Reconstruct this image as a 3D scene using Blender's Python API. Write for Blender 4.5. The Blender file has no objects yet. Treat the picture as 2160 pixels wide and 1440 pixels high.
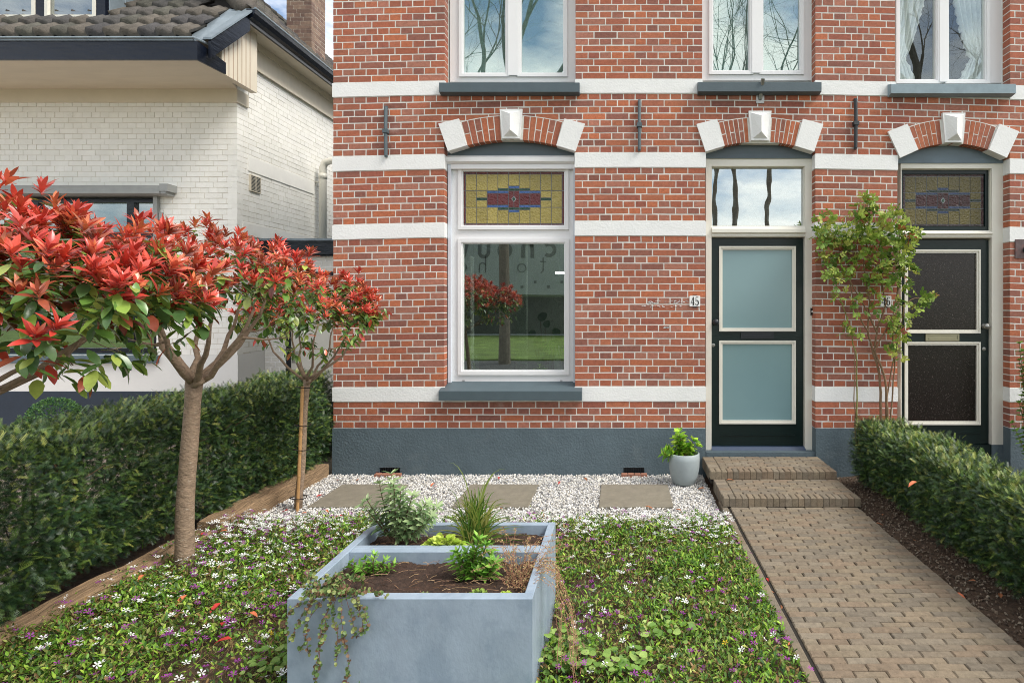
import bpy, math, random
import numpy as np
from math import radians as rad, sin, cos, pi
random.seed(7)
RNG = np.random.default_rng(11)
scene = bpy.context.scene
C = scene.collection

# ------------------------------------------------------------------ camera
# The lens sees the facade square on: 1270 px focal length for a 2160 px wide
# frame, vanishing point of the depth lines at (1310, 645).
F, CX, CY, H = 1270.0, 1310.0, 645.0, 1.61
D = 5.77                       # facade plane
cam_d = bpy.data.cameras.new("camera")
cam = bpy.data.objects.new("camera", cam_d)
C.objects.link(cam)
cam.location = (0, 0, H)
cam.rotation_euler = (rad(90), 0, 0)
cam_d.sensor_width = 36
cam_d.lens = F / 2160 * 36
cam_d.shift_x = -(CX - 1080) / 2160
cam_d.shift_y = (CY - 720) / 2160
cam_d.clip_start = 0.05
cam_d.clip_end = 500
scene.camera = cam

# ------------------------------------------------------------------ world, sun, exposure
SUN_EL, SUN_AZ = rad(50), rad(110)   # azimuth: clockwise from +Y
w = bpy.data.worlds.new("World")
scene.world = w
w.use_nodes = True
nt = w.node_tree
nt.nodes.clear()
out = nt.nodes.new('ShaderNodeOutputWorld')
bg = nt.nodes.new('ShaderNodeBackground')
bg.inputs['Strength'].default_value = 0.115
sky = nt.nodes.new('ShaderNodeTexSky')
sky.sky_type = 'NISHITA'
sky.sun_disc = False
sky.sun_elevation = SUN_EL
sky.sun_rotation = SUN_AZ
sky.air_density = 1.0
sky.dust_density = 1.5
tc = nt.nodes.new('ShaderNodeTexCoord')
ns = nt.nodes.new('ShaderNodeTexNoise')
ns.inputs['Scale'].default_value = 2.6
ns.inputs['Detail'].default_value = 7
ns.inputs['Roughness'].default_value = 0.6
mp = nt.nodes.new('ShaderNodeMapping')
mp.inputs['Scale'].default_value = (1, 1, 2.4)
mp.inputs['Location'].default_value = (0.35, 0.1, 0.0)
nt.links.new(tc.outputs['Generated'], mp.inputs['Vector'])
nt.links.new(mp.outputs[0], ns.inputs['Vector'])
rp = nt.nodes.new('ShaderNodeValToRGB')
rp.color_ramp.elements[0].position = 0.40
rp.color_ramp.elements[1].position = 0.60
nt.links.new(ns.outputs['Fac'], rp.inputs[0])
mx = nt.nodes.new('ShaderNodeMix')
mx.data_type = 'RGBA'
mx.inputs[7].default_value = (10.2, 10.0, 9.6, 1)     # sunlit thin cloud
nt.links.new(rp.outputs[0], mx.inputs[0])
nt.links.new(sky.outputs[0], mx.inputs[6])
nt.links.new(mx.outputs[2], bg.inputs[0])
nt.links.new(bg.outputs[0], out.inputs[0])

sd = bpy.data.lights.new("sun", 'SUN')
sd.energy = 2.1
sd.angle = rad(24)
sd.color = (1.0, 0.95, 0.88)
sun = bpy.data.objects.new("sun", sd)
C.objects.link(sun)
sun.location = (0, -5, 12)
sun.rotation_euler = (rad(90) - SUN_EL, 0, pi - SUN_AZ + 0)
# sun direction: pointing from the sky azimuth towards the scene
from mathutils import Vector, Matrix
sv = Vector((sin(SUN_AZ) * cos(SUN_EL), cos(SUN_AZ) * cos(SUN_EL), sin(SUN_EL)))
sun.rotation_euler = sv.to_track_quat('Z', 'Y').to_euler()
vs = scene.view_settings
vs.view_transform = 'Standard'
vs.look = 'None'
vs.exposure = 0.84
scene.cycles.use_denoising = True
scene.cycles.denoising_prefilter = 'NONE'
scene.cycles.filter_width = 1.0
scene.cycles.adaptive_threshold = 0.006
vs.gamma = 1.0

# ------------------------------------------------------------------ helpers
def PX(px, Y=D): return (px - CX) * Y / F
def PZ(py, Y=D): return H - (py - CY) * Y / F
def P(px, py, Y=D): return np.array((PX(px, Y), Y, PZ(py, Y)))
def srgb(r, g, b):
    f = lambda c: (c/255/12.92) if c/255 <= .04045 else ((c/255+.055)/1.055)**2.4
    return (f(r), f(g), f(b))
def nrm(a):
    a = np.asarray(a, float)
    return a / np.maximum(np.linalg.norm(a, axis=-1, keepdims=True), 1e-9)

def warp(v):
    """The old facade has settled a little: its courses sag towards both ends."""
    v = v.copy()
    s = np.clip((v[:, 2] - 0.6) / 1.0, 0, 1)
    v[:, 2] -= 0.042 * ((v[:, 0] - 0.18) / 3.0) ** 2 * s
    return v

MATS = {}
def M(name, col=(.5, .5, .5), rough=.6, var=.12, ns=6., bump=0., bs=40., attr=False, spec=.5,
      metal=0., trans=0., coat=0., stretch=None, dirt=None, subs=0):
    """Principled surface: colour (or the mesh's own colour attribute) varied by noise, bumped by noise."""
    if name in MATS: return MATS[name]
    m = bpy.data.materials.new(name)
    m.use_nodes = True
    t = m.node_tree
    p = t.nodes['Principled BSDF']
    p.inputs['Roughness'].default_value = rough
    p.inputs['Specular IOR Level'].default_value = spec
    p.inputs['Metallic'].default_value = metal
    p.inputs['Coat Weight'].default_value = coat
    if subs: p.inputs['Subsurface Weight'].default_value = subs
    co = t.nodes.new('ShaderNodeTexCoord')
    mp = t.nodes.new('ShaderNodeMapping')
    if stretch: mp.inputs['Scale'].default_value = stretch
    t.links.new(co.outputs['Object'], mp.inputs[0])
    n1 = t.nodes.new('ShaderNodeTexNoise')
    n1.inputs['Scale'].default_value = ns
    n1.inputs['Detail'].default_value = 6
    n1.inputs['Roughness'].default_value = .65
    t.links.new(mp.outputs[0], n1.inputs['Vector'])
    mr = t.nodes.new('ShaderNodeMapRange')
    mr.inputs[1].default_value = .3; mr.inputs[2].default_value = .7
    mr.inputs[3].default_value = 1 - var; mr.inputs[4].default_value = 1 + var
    t.links.new(n1.outputs['Fac'], mr.inputs[0])
    mul = t.nodes.new('ShaderNodeVectorMath'); mul.operation = 'SCALE'
    t.links.new(mr.outputs[0], mul.inputs['Scale'])
    if attr:
        a = t.nodes.new('ShaderNodeAttribute'); a.attribute_name = 'col'
        t.links.new(a.outputs['Color'], mul.inputs[0])
    else:
        mul.inputs[0].default_value = col
    cur = mul.outputs[0]
    if dirt:                       # dirt = (colour, scale, threshold, amount): blotches with a shape of their own
        n2 = t.nodes.new('ShaderNodeTexNoise')
        n2.inputs['Scale'].default_value = dirt[1]; n2.inputs['Detail'].default_value = 8
        n2.inputs['Roughness'].default_value = .7
        t.links.new(mp.outputs[0], n2.inputs['Vector'])
        r2 = t.nodes.new('ShaderNodeMapRange')
        r2.inputs[1].default_value = dirt[2]; r2.inputs[2].default_value = dirt[2] + .15
        r2.inputs[4].default_value = dirt[3]
        t.links.new(n2.outputs['Fac'], r2.inputs[0])
        mm = t.nodes.new('ShaderNodeMix'); mm.data_type = 'RGBA'
        mm.inputs[7].default_value = (*dirt[0], 1)
        t.links.new(r2.outputs[0], mm.inputs[0]); t.links.new(cur, mm.inputs[6])
        cur = mm.outputs[2]
    t.links.new(cur, p.inputs['Base Color'])
    if bump:
        n3 = t.nodes.new('ShaderNodeTexNoise')
        n3.inputs['Scale'].default_value = bs; n3.inputs['Detail'].default_value = 5
        t.links.new(mp.outputs[0], n3.inputs['Vector'])
        b = t.nodes.new('ShaderNodeBump'); b.inputs['Strength'].default_value = bump
        b.inputs['Distance'].default_value = .01
        t.links.new(n3.outputs['Fac'], b.inputs['Height'])
        t.links.new(b.outputs[0], p.inputs['Normal'])
    if trans:
        o = t.nodes['Material Output']
        tr = t.nodes.new('ShaderNodeBsdfTranslucent')
        t.links.new(cur, tr.inputs['Color'])
        ms = t.nodes.new('ShaderNodeMixShader'); ms.inputs[0].default_value = trans
        t.links.new(p.outputs[0], ms.inputs[1]); t.links.new(tr.outputs[0], ms.inputs[2])
        t.links.new(ms.outputs[0], o.inputs['Surface'])
    MATS[name] = m
    return m

def glass(name, refl=.3, tint=(.75, .85, .82), wav=0., wscale=3., rough=0.0):
    """Window glass: mirror layer over clear tinted glass, slightly wavy."""
    m = bpy.data.materials.new(name); m.use_nodes = True
    t = m.node_tree; t.nodes.clear()
    o = t.nodes.new('ShaderNodeOutputMaterial')
    g = t.nodes.new('ShaderNodeBsdfGlossy'); g.inputs['Roughness'].default_value = rough
    g.inputs['Color'].default_value = (.93, .98, .97, 1)
    tr = t.nodes.new('ShaderNodeBsdfTransparent'); tr.inputs['Color'].default_value = (*tint, 1)
    ms = t.nodes.new('ShaderNodeMixShader'); ms.inputs[0].default_value = refl
    t.links.new(tr.outputs[0], ms.inputs[1]); t.links.new(g.outputs[0], ms.inputs[2])
    t.links.new(ms.outputs[0], o.inputs[0])
    if wav:
        co = t.nodes.new('ShaderNodeTexCoord')
        n = t.nodes.new('ShaderNodeTexNoise'); n.inputs['Scale'].default_value = wscale
        n.inputs['Detail'].default_value = 1
        b = t.nodes.new('ShaderNodeBump'); b.inputs['Strength'].default_value = wav
        b.inputs['Distance'].default_value = .02
        t.links.new(co.outputs['Object'], n.inputs['Vector'])
        t.links.new(n.outputs['Fac'], b.inputs['Height']); t.links.new(b.outputs[0], g.inputs['Normal'])
    MATS[name] = m
    return m

class MB:
    def __init__(s): s.v = []; s.f = []; s.c = []; s.n = 0
    def add(s, v, f, col=(1, 1, 1)):
        v = np.asarray(v, float).reshape(-1, 3)
        f = [np.asarray(q) for q in f] if isinstance(f, list) else f
        s.v.append(v)
        if isinstance(f, list):
            s.f += [q + s.n for q in f]
        else:
            s.f.append(('arr', f + s.n))
        c = np.asarray(col, float)
        s.c.append(np.tile(c, (len(v), 1)) if c.ndim == 1 else c)
        s.n += len(v)
        return s
    def hexa(s, p, col=(1, 1, 1)):   # 8 corners: bottom ring 0-3, top ring 4-7
        return s.add(p, np.array([(3, 2, 1, 0), (4, 5, 6, 7), (0, 1, 5, 4), (1, 2, 6, 5), (2, 3, 7, 6), (3, 0, 4, 7)]), col)
    def box(s, x0, x1, y0, y1, z0, z1, col=(1, 1, 1)):
        if x1 < x0: x0, x1 = x1, x0
        if y1 < y0: y0, y1 = y1, y0
        if z1 < z0: z0, z1 = z1, z0
        return s.hexa([(x0, y0, z0), (x1, y0, z0), (x1, y1, z0), (x0, y1, z0), (x0, y0, z1), (x1, y0, z1), (x1, y1, z1), (x0, y1, z1)], col)
    def prism_y(s, pts, y0, y1, col=(1, 1, 1)):   # polygon in x,z extruded along y
        n = len(pts)
        a = [(x, y0, z) for x, z in pts] + [(x, y1, z) for x, z in pts]
        f = [list(range(n)), list(range(2*n-1, n-1, -1))] + [[i, i+n, (i+1) % n + n, (i+1) % n] for i in range(n)]
        return s.add(a, f, col)
    def prism_x(s, pts, x0, x1, col=(1, 1, 1)):   # polygon in y,z extruded along x
        n = len(pts)
        a = [(x0, y, z) for y, z in pts] + [(x1, y, z) for y, z in pts]
        f = [list(range(n-1, -1, -1)), list(range(n, 2*n))] + [[i, (i+1) % n, (i+1) % n + n, i+n] for i in range(n)]
        return s.add(a, f, col)
    def tube(s, pts, r, k=8, col=(1, 1, 1), cap=True):
        pts = np.asarray(pts, float); n = len(pts)
        r = np.full(n, r) if np.isscalar(r) else np.asarray(r, float)
        d = np.gradient(pts, axis=0) if n > 1 else np.array([[0, 0, 1.]])
        d = nrm(d)
        ref = np.array([0, 0, 1.]) if abs(d[0][2]) < .9 else np.array([1., 0, 0])
        u = nrm(np.cross(ref, d[0]))
        ring = []
        for i in range(n):
            u = nrm(u - d[i] * np.dot(u, d[i])); w_ = np.cross(d[i], u)
            a = np.linspace(0, 2*pi, k, endpoint=False)[:, None]
            ring.append(pts[i] + r[i] * (np.cos(a)*u + np.sin(a)*w_))
        v = np.vstack(ring)
        i = np.arange(n-1)[:, None]*k; j = np.arange(k)[None, :]; j2 = (j+1) % k
        q = np.stack([i+j, i+j2, i+k+j2, i+k+j], -1).reshape(-1, 4)
        s.add(v, q, col)
        if cap:
            b = s.n - len(v)
            s.f.append(np.arange(k)[::-1] + b); s.f.append(np.arange(k) + b + (n-1)*k)
        return s
    def lathe(s, c, prof, k=24, col=(1, 1, 1)):
        prof = np.array(prof, float); n = len(prof)
        a = np.linspace(0, 2*pi, k, endpoint=False)
        v = np.stack([np.stack([c[0]+p[0]*np.cos(a), c[1]+p[0]*np.sin(a), np.full(k, c[2]+p[1])], -1) for p in prof]).reshape(-1, 3)
        i = np.arange(n-1)[:, None]*k; j = np.arange(k)[None, :]; j2 = (j+1) % k
        q = np.stack([i+j, i+j2, i+k+j2, i+k+j], -1).reshape(-1, 4)
        return s.add(v, q, col)
    def lathe_y(s, c, prof, k=20, col=(1, 1, 1)):   # axis along -y (towards the viewer)
        m = MB(); m.lathe((0, 0, 0), prof, k, col)
        v = m.v[0]; v = np.stack([v[:, 0]+c[0], c[1]-v[:, 2], v[:, 1]+c[2]], -1)
        return s.add(v, m.f[0][1], col)
    def ribbon(s, pts, wd, y, th=.002, col=(1, 1, 1), ax=None):
        """stroke of lettering in the x,z plane at depth y"""
        pts = np.asarray(pts, float); wd = np.full(len(pts), wd) if np.isscalar(wd) else np.asarray(wd, float)
        d = nrm(np.gradient(pts, axis=0)); nn = np.stack([-d[:, 1], d[:, 0]], -1)
        A = pts + nn*wd[:, None]/2; B = pts - nn*wd[:, None]/2
        for i in range(len(pts)-1):
            q = [A[i], B[i], B[i+1], A[i+1]]
            s.prism_y([tuple(p) for p in q], y - th, y, col)
        return s
    def build(s, name, mat, parent=None, smooth=False, wp=False, origin=None):
        v = np.vstack(s.v)
        if wp: v = warp(v)
        cc = np.vstack(s.c)
        if parent is not None:
            o = parent; loc = Vector((0, 0, 0))
            while o is not None: loc += o.location; o = o.parent
            org = np.array(loc)
        else:
            mn, mxx = v.min(0), v.max(0)
            org = np.array([(mn[0]+mxx[0])/2, (mn[1]+mxx[1])/2, mn[2]]) if origin is None else np.array(origin)
        me = bpy.data.meshes.new(name)
        starts, loops = [], []
        tot = 0
        for q in s.f:
            if isinstance(q, tuple):
                a = q[1]; k = a.shape[1]
                starts.append(tot + np.arange(len(a))*k); loops.append(a.ravel()); tot += a.size
            else:
                starts.append(np.array([tot])); loops.append(q); tot += len(q)
        starts = np.concatenate(starts); loops = np.concatenate(loops)
        me.vertices.add(len(v)); me.vertices.foreach_set('co', (v - org).astype(np.float32).ravel())
        me.loops.add(len(loops)); me.loops.foreach_set('vertex_index', loops.astype(np.int32))
        me.polygons.add(len(starts)); me.polygons.foreach_set('loop_start', starts.astype(np.int32))
        me.polygons.foreach_set('use_smooth', np.full(len(starts), bool(smooth)))
        me.update(calc_edges=True)
        ca = me.color_attributes.new('col', 'FLOAT_COLOR', 'POINT')
        ca.data.foreach_set('color', np.hstack([cc, np.ones((len(cc), 1))]).astype(np.float32).ravel())
        me.materials.append(mat)
        ob = bpy.data.objects.new(name, me); C.objects.link(ob)
        if parent is not None: ob.parent = parent
        else: ob.location = org
        return ob

def tag(o, label=None, cat=None, group=None, kind=None):
    if label: o['label'] = label
    if cat: o['category'] = cat
    if group: o['group'] = group
    if kind: o['kind'] = kind
    return o
def thing(name, loc, label, cat, group=None):
    o = bpy.data.objects.new(name, None); C.objects.link(o)
    o.location = Vector([float(x) for x in loc]); o.empty_display_size = .1
    return tag(o, label, cat, group)

# leaf-like scatter ------------------------------------------------
def leafT(prof=((0, .03), (.3, .2), (.65, .18), (1, 0.01)), fold=.12, droop=.12):
    v, f = [], []
    for y, hw in prof:
        z = -droop*y*y
        v += [(-hw, y, z + fold*hw*2), (0, y, z), (hw, y, z + fold*hw*2)]
    for i in range(len(prof)-1):
        a = i*3
        f += [(a, a+1, a+4, a+3), (a+1, a+2, a+5, a+4)]
    return np.array(v), np.array(f)
def scatter(mb, T, FF, loc, d, nh, sc, cols):
    loc = np.asarray(loc, float); d = nrm(d); m = len(loc)
    x = nrm(np.cross(d, nh)); n = np.cross(x, d)
    sc = np.asarray(sc, float)
    if sc.ndim == 1: sc = sc[:, None].repeat(3, 1)
    V = (loc[:, None, :] + (T[None, :, 0]*sc[:, 0:1])[..., None]*x[:, None, :]
         + (T[None, :, 1]*sc[:, 1:2])[..., None]*d[:, None, :]
         + (T[None, :, 2]*sc[:, 2:3])[..., None]*n[:, None, :])
    k = len(T)
    FA = (FF[None] + (np.arange(m)*k)[:, None, None]).reshape(-1, FF.shape[1])
    mb.add(V.reshape(-1, 3), FA, np.repeat(np.asarray(cols, float), k, 0))
def rdir(m, zlo=-1, zhi=1):
    z = RNG.uniform(zlo, zhi, m); a = RNG.uniform(0, 2*pi, m); r = np.sqrt(np.maximum(0, 1-z*z))
    return np.stack([r*np.cos(a), r*np.sin(a), z], -1)
def pick(pal, m, jit=.15, p=None):
    pal = np.array(pal); i = RNG.choice(len(pal), m, p=p)
    return np.clip(pal[i] * (1 + RNG.uniform(-jit, jit, (m, 1))), 0, 1)
def vnoise(x, y, seed=0, f=1.):
    """cheap smooth 2-D noise in 0..1"""
    r = np.random.default_rng(seed); s = 0
    for k in range(6):
        a, b, c = r.uniform(-1, 1, 3); ff = f*(1+.6*k)
        s = s + np.sin(x*ff*(a*3+1) + y*ff*(b*3-1) + c*9) * np.cos(y*ff*(a*2+.7) - x*ff*b + c*5) / (1+.35*k)
    return np.clip(.5 + s*.22, 0, 1)

# ------------------------------------------------------------------ materials
m_brick = M('red_brick', rough=.85, var=.22, ns=30, bump=.35, bs=120, attr=True,
            dirt=((.52, .42, .37), 2.6, .62, .4))
m_mortar = M('mortar', srgb(212, 212, 205), .9, var=.2, ns=5, bump=.2, bs=150)
m_band = M('white_masonry_paint', srgb(225, 226, 224), .75, var=.045, ns=3, bump=.25, bs=60,
           dirt=(srgb(190, 186, 174), 5, .62, .35))
m_plinth = M('grey_blue_render', srgb(82, 97, 104), .7, var=.1, ns=5, bump=.55, bs=55,
             dirt=(srgb(112, 120, 122), 3.2, .58, .4))
m_greypaint = M('grey_blue_paint', srgb(74, 88, 94), .5, var=.07, ns=8, bump=.1, bs=60)
m_tymp = M('grey_panel', srgb(78, 91, 98), .5, var=.06, ns=8)
m_tymp2 = M('weathered_grey_panel', srgb(98, 114, 124), .55, var=.14, ns=4)
m_pvc = M('white_plastic_frame', srgb(228, 228, 228), .35, var=.02, ns=3)
m_cream = M('cream_gloss_paint', srgb(222, 219, 207), .38, var=.03, ns=5)
m_alu = M('light_metal_guide', srgb(205, 212, 220), .35, var=.03)
m_green = M('dark_green_gloss_paint', srgb(10, 30, 29), .32, var=.15, ns=8, bump=.12, bs=25, stretch=(1, 1, 6), spec=.35)
m_blackp = M('black_paint', srgb(28, 33, 40), .4, var=.1)
m_iron = M('dark_iron', srgb(38, 46, 50), .45, var=.15, bump=.2)
m_steel = M('brushed_steel', srgb(150, 150, 146), .35, var=.1, metal=.8)
m_blue = M('blue_threshold_paint', srgb(48, 66, 92), .3, var=.12, ns=10)
m_frost = M('frosted_glass', srgb(122, 152, 156), .16, var=.04, ns=1.2, spec=.6)
m_dkglass = M('dark_obscured_glass', srgb(24, 18, 16), .22, var=.5, ns=40, bump=.1, bs=90, dirt=(srgb(150, 140, 134), 85, .585, .6), spec=.4)
m_lead = M('lead_came', srgb(112, 116, 120), .5, var=.1)
m_stain = M('stained_glass', rough=.12, var=.12, ns=20, attr=True, bump=.9, bs=55)
m_paver = M('brown_clay_paver', rough=.9, var=.22, ns=35, attr=True, bump=.5, bs=200,
            dirt=(srgb(150, 138, 122), 6, .62, .35))
m_sand = M('joint_sand', srgb(34, 30, 24), .95, var=.3, ns=60)
m_stone = M('white_gravel', rough=.75, var=.1, attr=True)
m_gbed = M('gravel_bed', srgb(150, 148, 142), .9, var=.3, ns=120, bump=.6, bs=200)
m_slab = M('concrete_slab', srgb(122, 116, 102), .85, var=.16, ns=14, bump=.3, bs=160,
           dirt=(srgb(96, 92, 74), 4, .56, .5))
m_soil = M('garden_soil', srgb(72, 56, 42), .95, var=.45, ns=26, bump=1., bs=70, dirt=(srgb(106, 92, 74), 60, .58, .6))
m_soil2 = M('potting_soil', srgb(58, 42, 32), .95, var=.5, ns=60, bump=1., bs=90, dirt=(srgb(120, 96, 72), 90, .62, .5))
m_zinc = M('blue_grey_planter_coating', srgb(146, 161, 175), .45, var=.10, ns=9, bump=.1, bs=70, stretch=(1, 1, .7),
           dirt=(srgb(118, 136, 152), 6.5, .47, .5))
m_wood = M('weathered_sleeper_wood', srgb(140, 116, 88), .9, var=.5, ns=9, bump=1.0, bs=16, stretch=(9, .8, 9),
           dirt=(srgb(72, 58, 42), 4, .54, .75))
m_bark = M('smooth_bark', srgb(138, 118, 98), .85, var=.3, ns=26, bump=.7, bs=60, stretch=(1, 1, 1.6),
           dirt=(srgb(182, 172, 156), 34, .58, .75))
m_bark2 = M('grey_street_tree_bark', srgb(112, 104, 92), .9, var=.3, ns=12)
m_twig = M('twig_bark', srgb(98, 76, 56), .85, var=.2, ns=30)
m_leaf = M('glossy_leaf', rough=.27, var=.16, ns=30, attr=True, trans=.22, spec=.6)
m_mleaf = M('matt_leaf', rough=.5, var=.15, ns=30, attr=True, trans=.28, spec=.4)
m_yew = M('yew_needles', rough=.38, var=.2, ns=12, attr=True, trans=.08, spec=.5)
m_petal = M('petal', rough=.6, var=.05, attr=True, trans=.3)
m_dry = M('dead_leaf', rough=.7, var=.2, ns=30, attr=True, trans=.1)
m_cane = M('bamboo_cane', srgb(172, 132, 84), .6, var=.2, ns=20, stretch=(1, 1, .3))
m_pot = M('pale_grey_pot', srgb(150, 160, 162), .5, var=.08, ns=7, bump=.05, bs=60)
m_wbrick = M('white_painted_brick', rough=.6, var=.05, ns=6, attr=True, bump=.3, bs=50,
             dirt=(srgb(186, 180, 164), 2.2, .63, .35))
m_wjoint = M('painted_joint', srgb(206, 200, 186), .7, var=.08, ns=10, bump=.2, bs=60)
m_wrender = M('white_render', srgb(222, 222, 218), .7, var=.03, ns=3, bump=.1, bs=60)
m_creamb = M('cream_boarding', srgb(214, 204, 184), .5, var=.05, ns=2.5, stretch=(1, 4, 1))
m_navy = M('navy_gloss_paint', srgb(14, 20, 32), .25, var=.3, ns=6, bump=.35, bs=12, spec=.4, stretch=(.5, .5, 2))
m_navyp = M('navy_plinth_render', srgb(36, 48, 62), .65, var=.12, ns=4, bump=.2)
m_tile = M('roof_tile', rough=.85, var=.3, ns=14, attr=True, bump=.5, bs=60, dirt=(srgb(120, 112, 60), 16, .64, .55))
m_leadfl = M('zinc_flashing', srgb(126, 138, 146), .4, var=.18, ns=5, bump=.3, bs=10, metal=.2)
m_awn = M('grey_awning_metal', srgb(150, 152, 150), .4, var=.08, ns=8)
m_dkmetal = M('black_railing_metal', srgb(20, 22, 24), .4)
m_enamel = M('white_enamel', srgb(232, 232, 230), .2, var=.01)
m_ink = M('black_enamel', srgb(18, 18, 20), .3)
m_tulle = M('white_lace', rough=.9, col=srgb(240, 242, 242), var=.08, ns=40, trans=.2)
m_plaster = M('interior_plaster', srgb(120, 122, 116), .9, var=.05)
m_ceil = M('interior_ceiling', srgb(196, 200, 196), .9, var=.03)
m_col = M('interior_column', srgb(208, 216, 204), .6, var=.02)
m_lawn = M('lawn', srgb(96, 118, 52), .9, var=.5, ns=1.2, bump=.6, bs=60, dirt=(srgb(130, 132, 74), 3, .55, .6))
m_road = M('asphalt', srgb(78, 78, 78), .9, var=.2, ns=20)
m_earth = M('earth', srgb(92, 84, 70), .95, var=.3, ns=3)
g_up = glass('coated_window_glass', .27, (.70, .80, .78), .04, 2.2)
g_main = glass('window_glass', .30, (.62, .68, .64), .02, 1.5)
g_trans = glass('old_wavy_glass', .42, (.6, .65, .65), .035, 4.)
g_net = glass('curtained_window_glass', .09, (.93, .96, .95), .05, 2.)
g_dark = glass('neighbour_window_glass', .32, (.5, .54, .52), .06, 2.)

# ------------------------------------------------------------------ brick generator
PALB = [srgb(156, 94, 71), srgb(150, 89, 68), srgb(164, 99, 71), srgb(143, 92, 76), srgb(172, 100, 68), srgb(153, 102, 84), srgb(131, 84, 71), srgb(160, 104, 85), srgb(156, 90, 66), srgb(145, 84, 67), srgb(160, 95, 70)]
def brick_rows(z0, z1, n): return [(z0+(z1-z0)*i/n, z0+(z1-z0)*(i+1)/n) for i in range(n)]
def brick_field(mb, u0, u1, rows, holes, fmap, SL=.2242, J=.0105, depth=.115, pal=PALB, jit=.0008, par0=0, jc=.09, uoff=0.):
    """lay alternating header and stretcher courses; holes = [(u0,u1,z0,z1)]"""
    for r, (z0, z1) in enumerate(rows):
        par = (r + par0) % 4
        zc = (z0+z1)/2
        spans = [(u0, u1)]
        for h in holes:
            if h[2] < zc < h[3]:
                ns_ = []
                for a, b in spans:
                    if h[1] <= a or h[0] >= b: ns_.append((a, b)); continue
                    if h[0] > a: ns_.append((a, h[0]))
                    if h[1] < b: ns_.append((h[1], b))
                spans = ns_
        step = SL/2 if par in (0, 2) else SL
        off = {0: SL/4, 1: 0, 2: SL/4, 3: SL/2}[par] + uoff
        for a, b in spans:
            js = []
            k = math.floor((a-off)/step)
            while off + k*step < b:
                x = off + k*step
                if a + .03 < x < b - .03: js.append(x + random.uniform(-.003, .003))
                if step == SL and random.random() < .07 and a+.03 < x+SL/2 < b-.03: js.append(x + SL/2)
                k += 1
            e = [a] + js + [b]
            for i in range(len(e)-1):
                xa = e[i] + (J/2 if i else 0); xb = e[i+1] - (J/2 if i < len(e)-2 else 0)
                c = np.array(random.choice(pal)) * random.uniform(1-jc, 1+jc) * (1 + 1.3*jc*(float(vnoise(xa*1.0, zc*1.0, 5, .9))-.5)*2)
                d0 = random.uniform(-jit, jit)
                za = z0 + J/2 + random.uniform(-.0012, .0012); zb = z1 - J/2 + random.uniform(-.0012, .0012)
                q = [(xa, d0, za), (xb, d0, za), (xb, depth, za), (xa, depth, za), (xa, d0, zb), (xb, d0, zb), (xb, depth, zb), (xa, depth, zb)]
                for kq in (0, 1, 4, 5):
                    q[kq] = (q[kq][0] + random.uniform(-.0013, .0013), q[kq][1] + random.uniform(-.0004, .0004), q[kq][2] + random.uniform(-.0013, .0013))
                mb.hexa([fmap(*p) for p in q], c)

# ================================================================== GROUND
g = MB()
g.add([(-60, -60, -.06), (60, -60, -.06), (60, 80, -.06), (-60, 80, -.06)], [[0, 1, 2, 3]])
tag(g.build('ground', m_earth), kind='structure')
g = MB()     # garden soil with small clods
nx, ny = 150, 120
xs = np.linspace(-3.3, 4.6, nx); ys = np.linspace(.3, 5.76, ny)
X_, Y_ = np.meshgrid(xs, ys)
Z_ = -.03 + .03*vnoise(X_, Y_, 3, 3.) + RNG.uniform(-.006, .006, X_.shape)
Z_ = np.where((Y_ > 4.5) & (X_ < .82), -.045, Z_)
idx = np.arange(nx*ny).reshape(ny, nx)
q = np.stack([idx[:-1, :-1], idx[:-1, 1:], idx[1:, 1:], idx[1:, :-1]], -1).reshape(-1, 4)
g.add(np.stack([X_, Y_, Z_], -1).reshape(-1, 3), q)
tag(g.build('garden_soil', m_soil, smooth=True), kind='structure')

g = MB(); g.box(-12, -3.35, 1.5, 7.44, -.05, -.012)
tag(g.build('driveway', M('pinkish_gravel_drive', srgb(168, 152, 142), .9, var=.25, ns=40, bump=.4, bs=90)), kind='structure')
g = MB(); g.box(-40, 40, -40, -6.2, -.05, .02)
tag(g.build('lawn', m_lawn), kind='structure')
g = MB(); g.box(-40, 40, -6.1, -.6, -.055, -.02)
tag(g.build('street', m_road), kind='structure')

# path ------------------------------------------------------------
PALP = [srgb(122, 111, 93), srgb(117, 106, 90), srgb(126, 113, 94), srgb(112, 103, 89), srgb(124, 114, 98), srgb(121, 106, 88)]
def paver(mb, x0, x1, y0, y1, z0, z1, ch=.0055, pal=PALP):
    c = np.array(random.choice(pal))*random.uniform(.93, 1.07)
    dz = random.uniform(-.002, .002); z1 = z1 + dz
    t1, t2 = random.uniform(-.001, .001), random.uniform(-.001, .001)
    v = [(x0, y0, z0), (x1, y0, z0), (x1, y1, z0), (x0, y1, z0),
         (x0, y0, z1-ch), (x1, y0, z1-ch), (x1, y1, z1-ch), (x0, y1, z1-ch),
         (x0+ch, y0+ch, z1+t1), (x1-ch, y0+ch, z1+t2), (x1-ch, y1-ch, z1-t1), (x0+ch, y1-ch, z1-t2)]
    f = [(0, 1, 5, 4), (1, 2, 6, 5), (2, 3, 7, 6), (3, 0, 4, 7), (4, 5, 9, 8), (5, 6, 10, 9), (6, 7, 11, 10), (7, 4, 8, 11), (8, 9, 10, 11)]
    mb.add(v, np.array(f), c)
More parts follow.
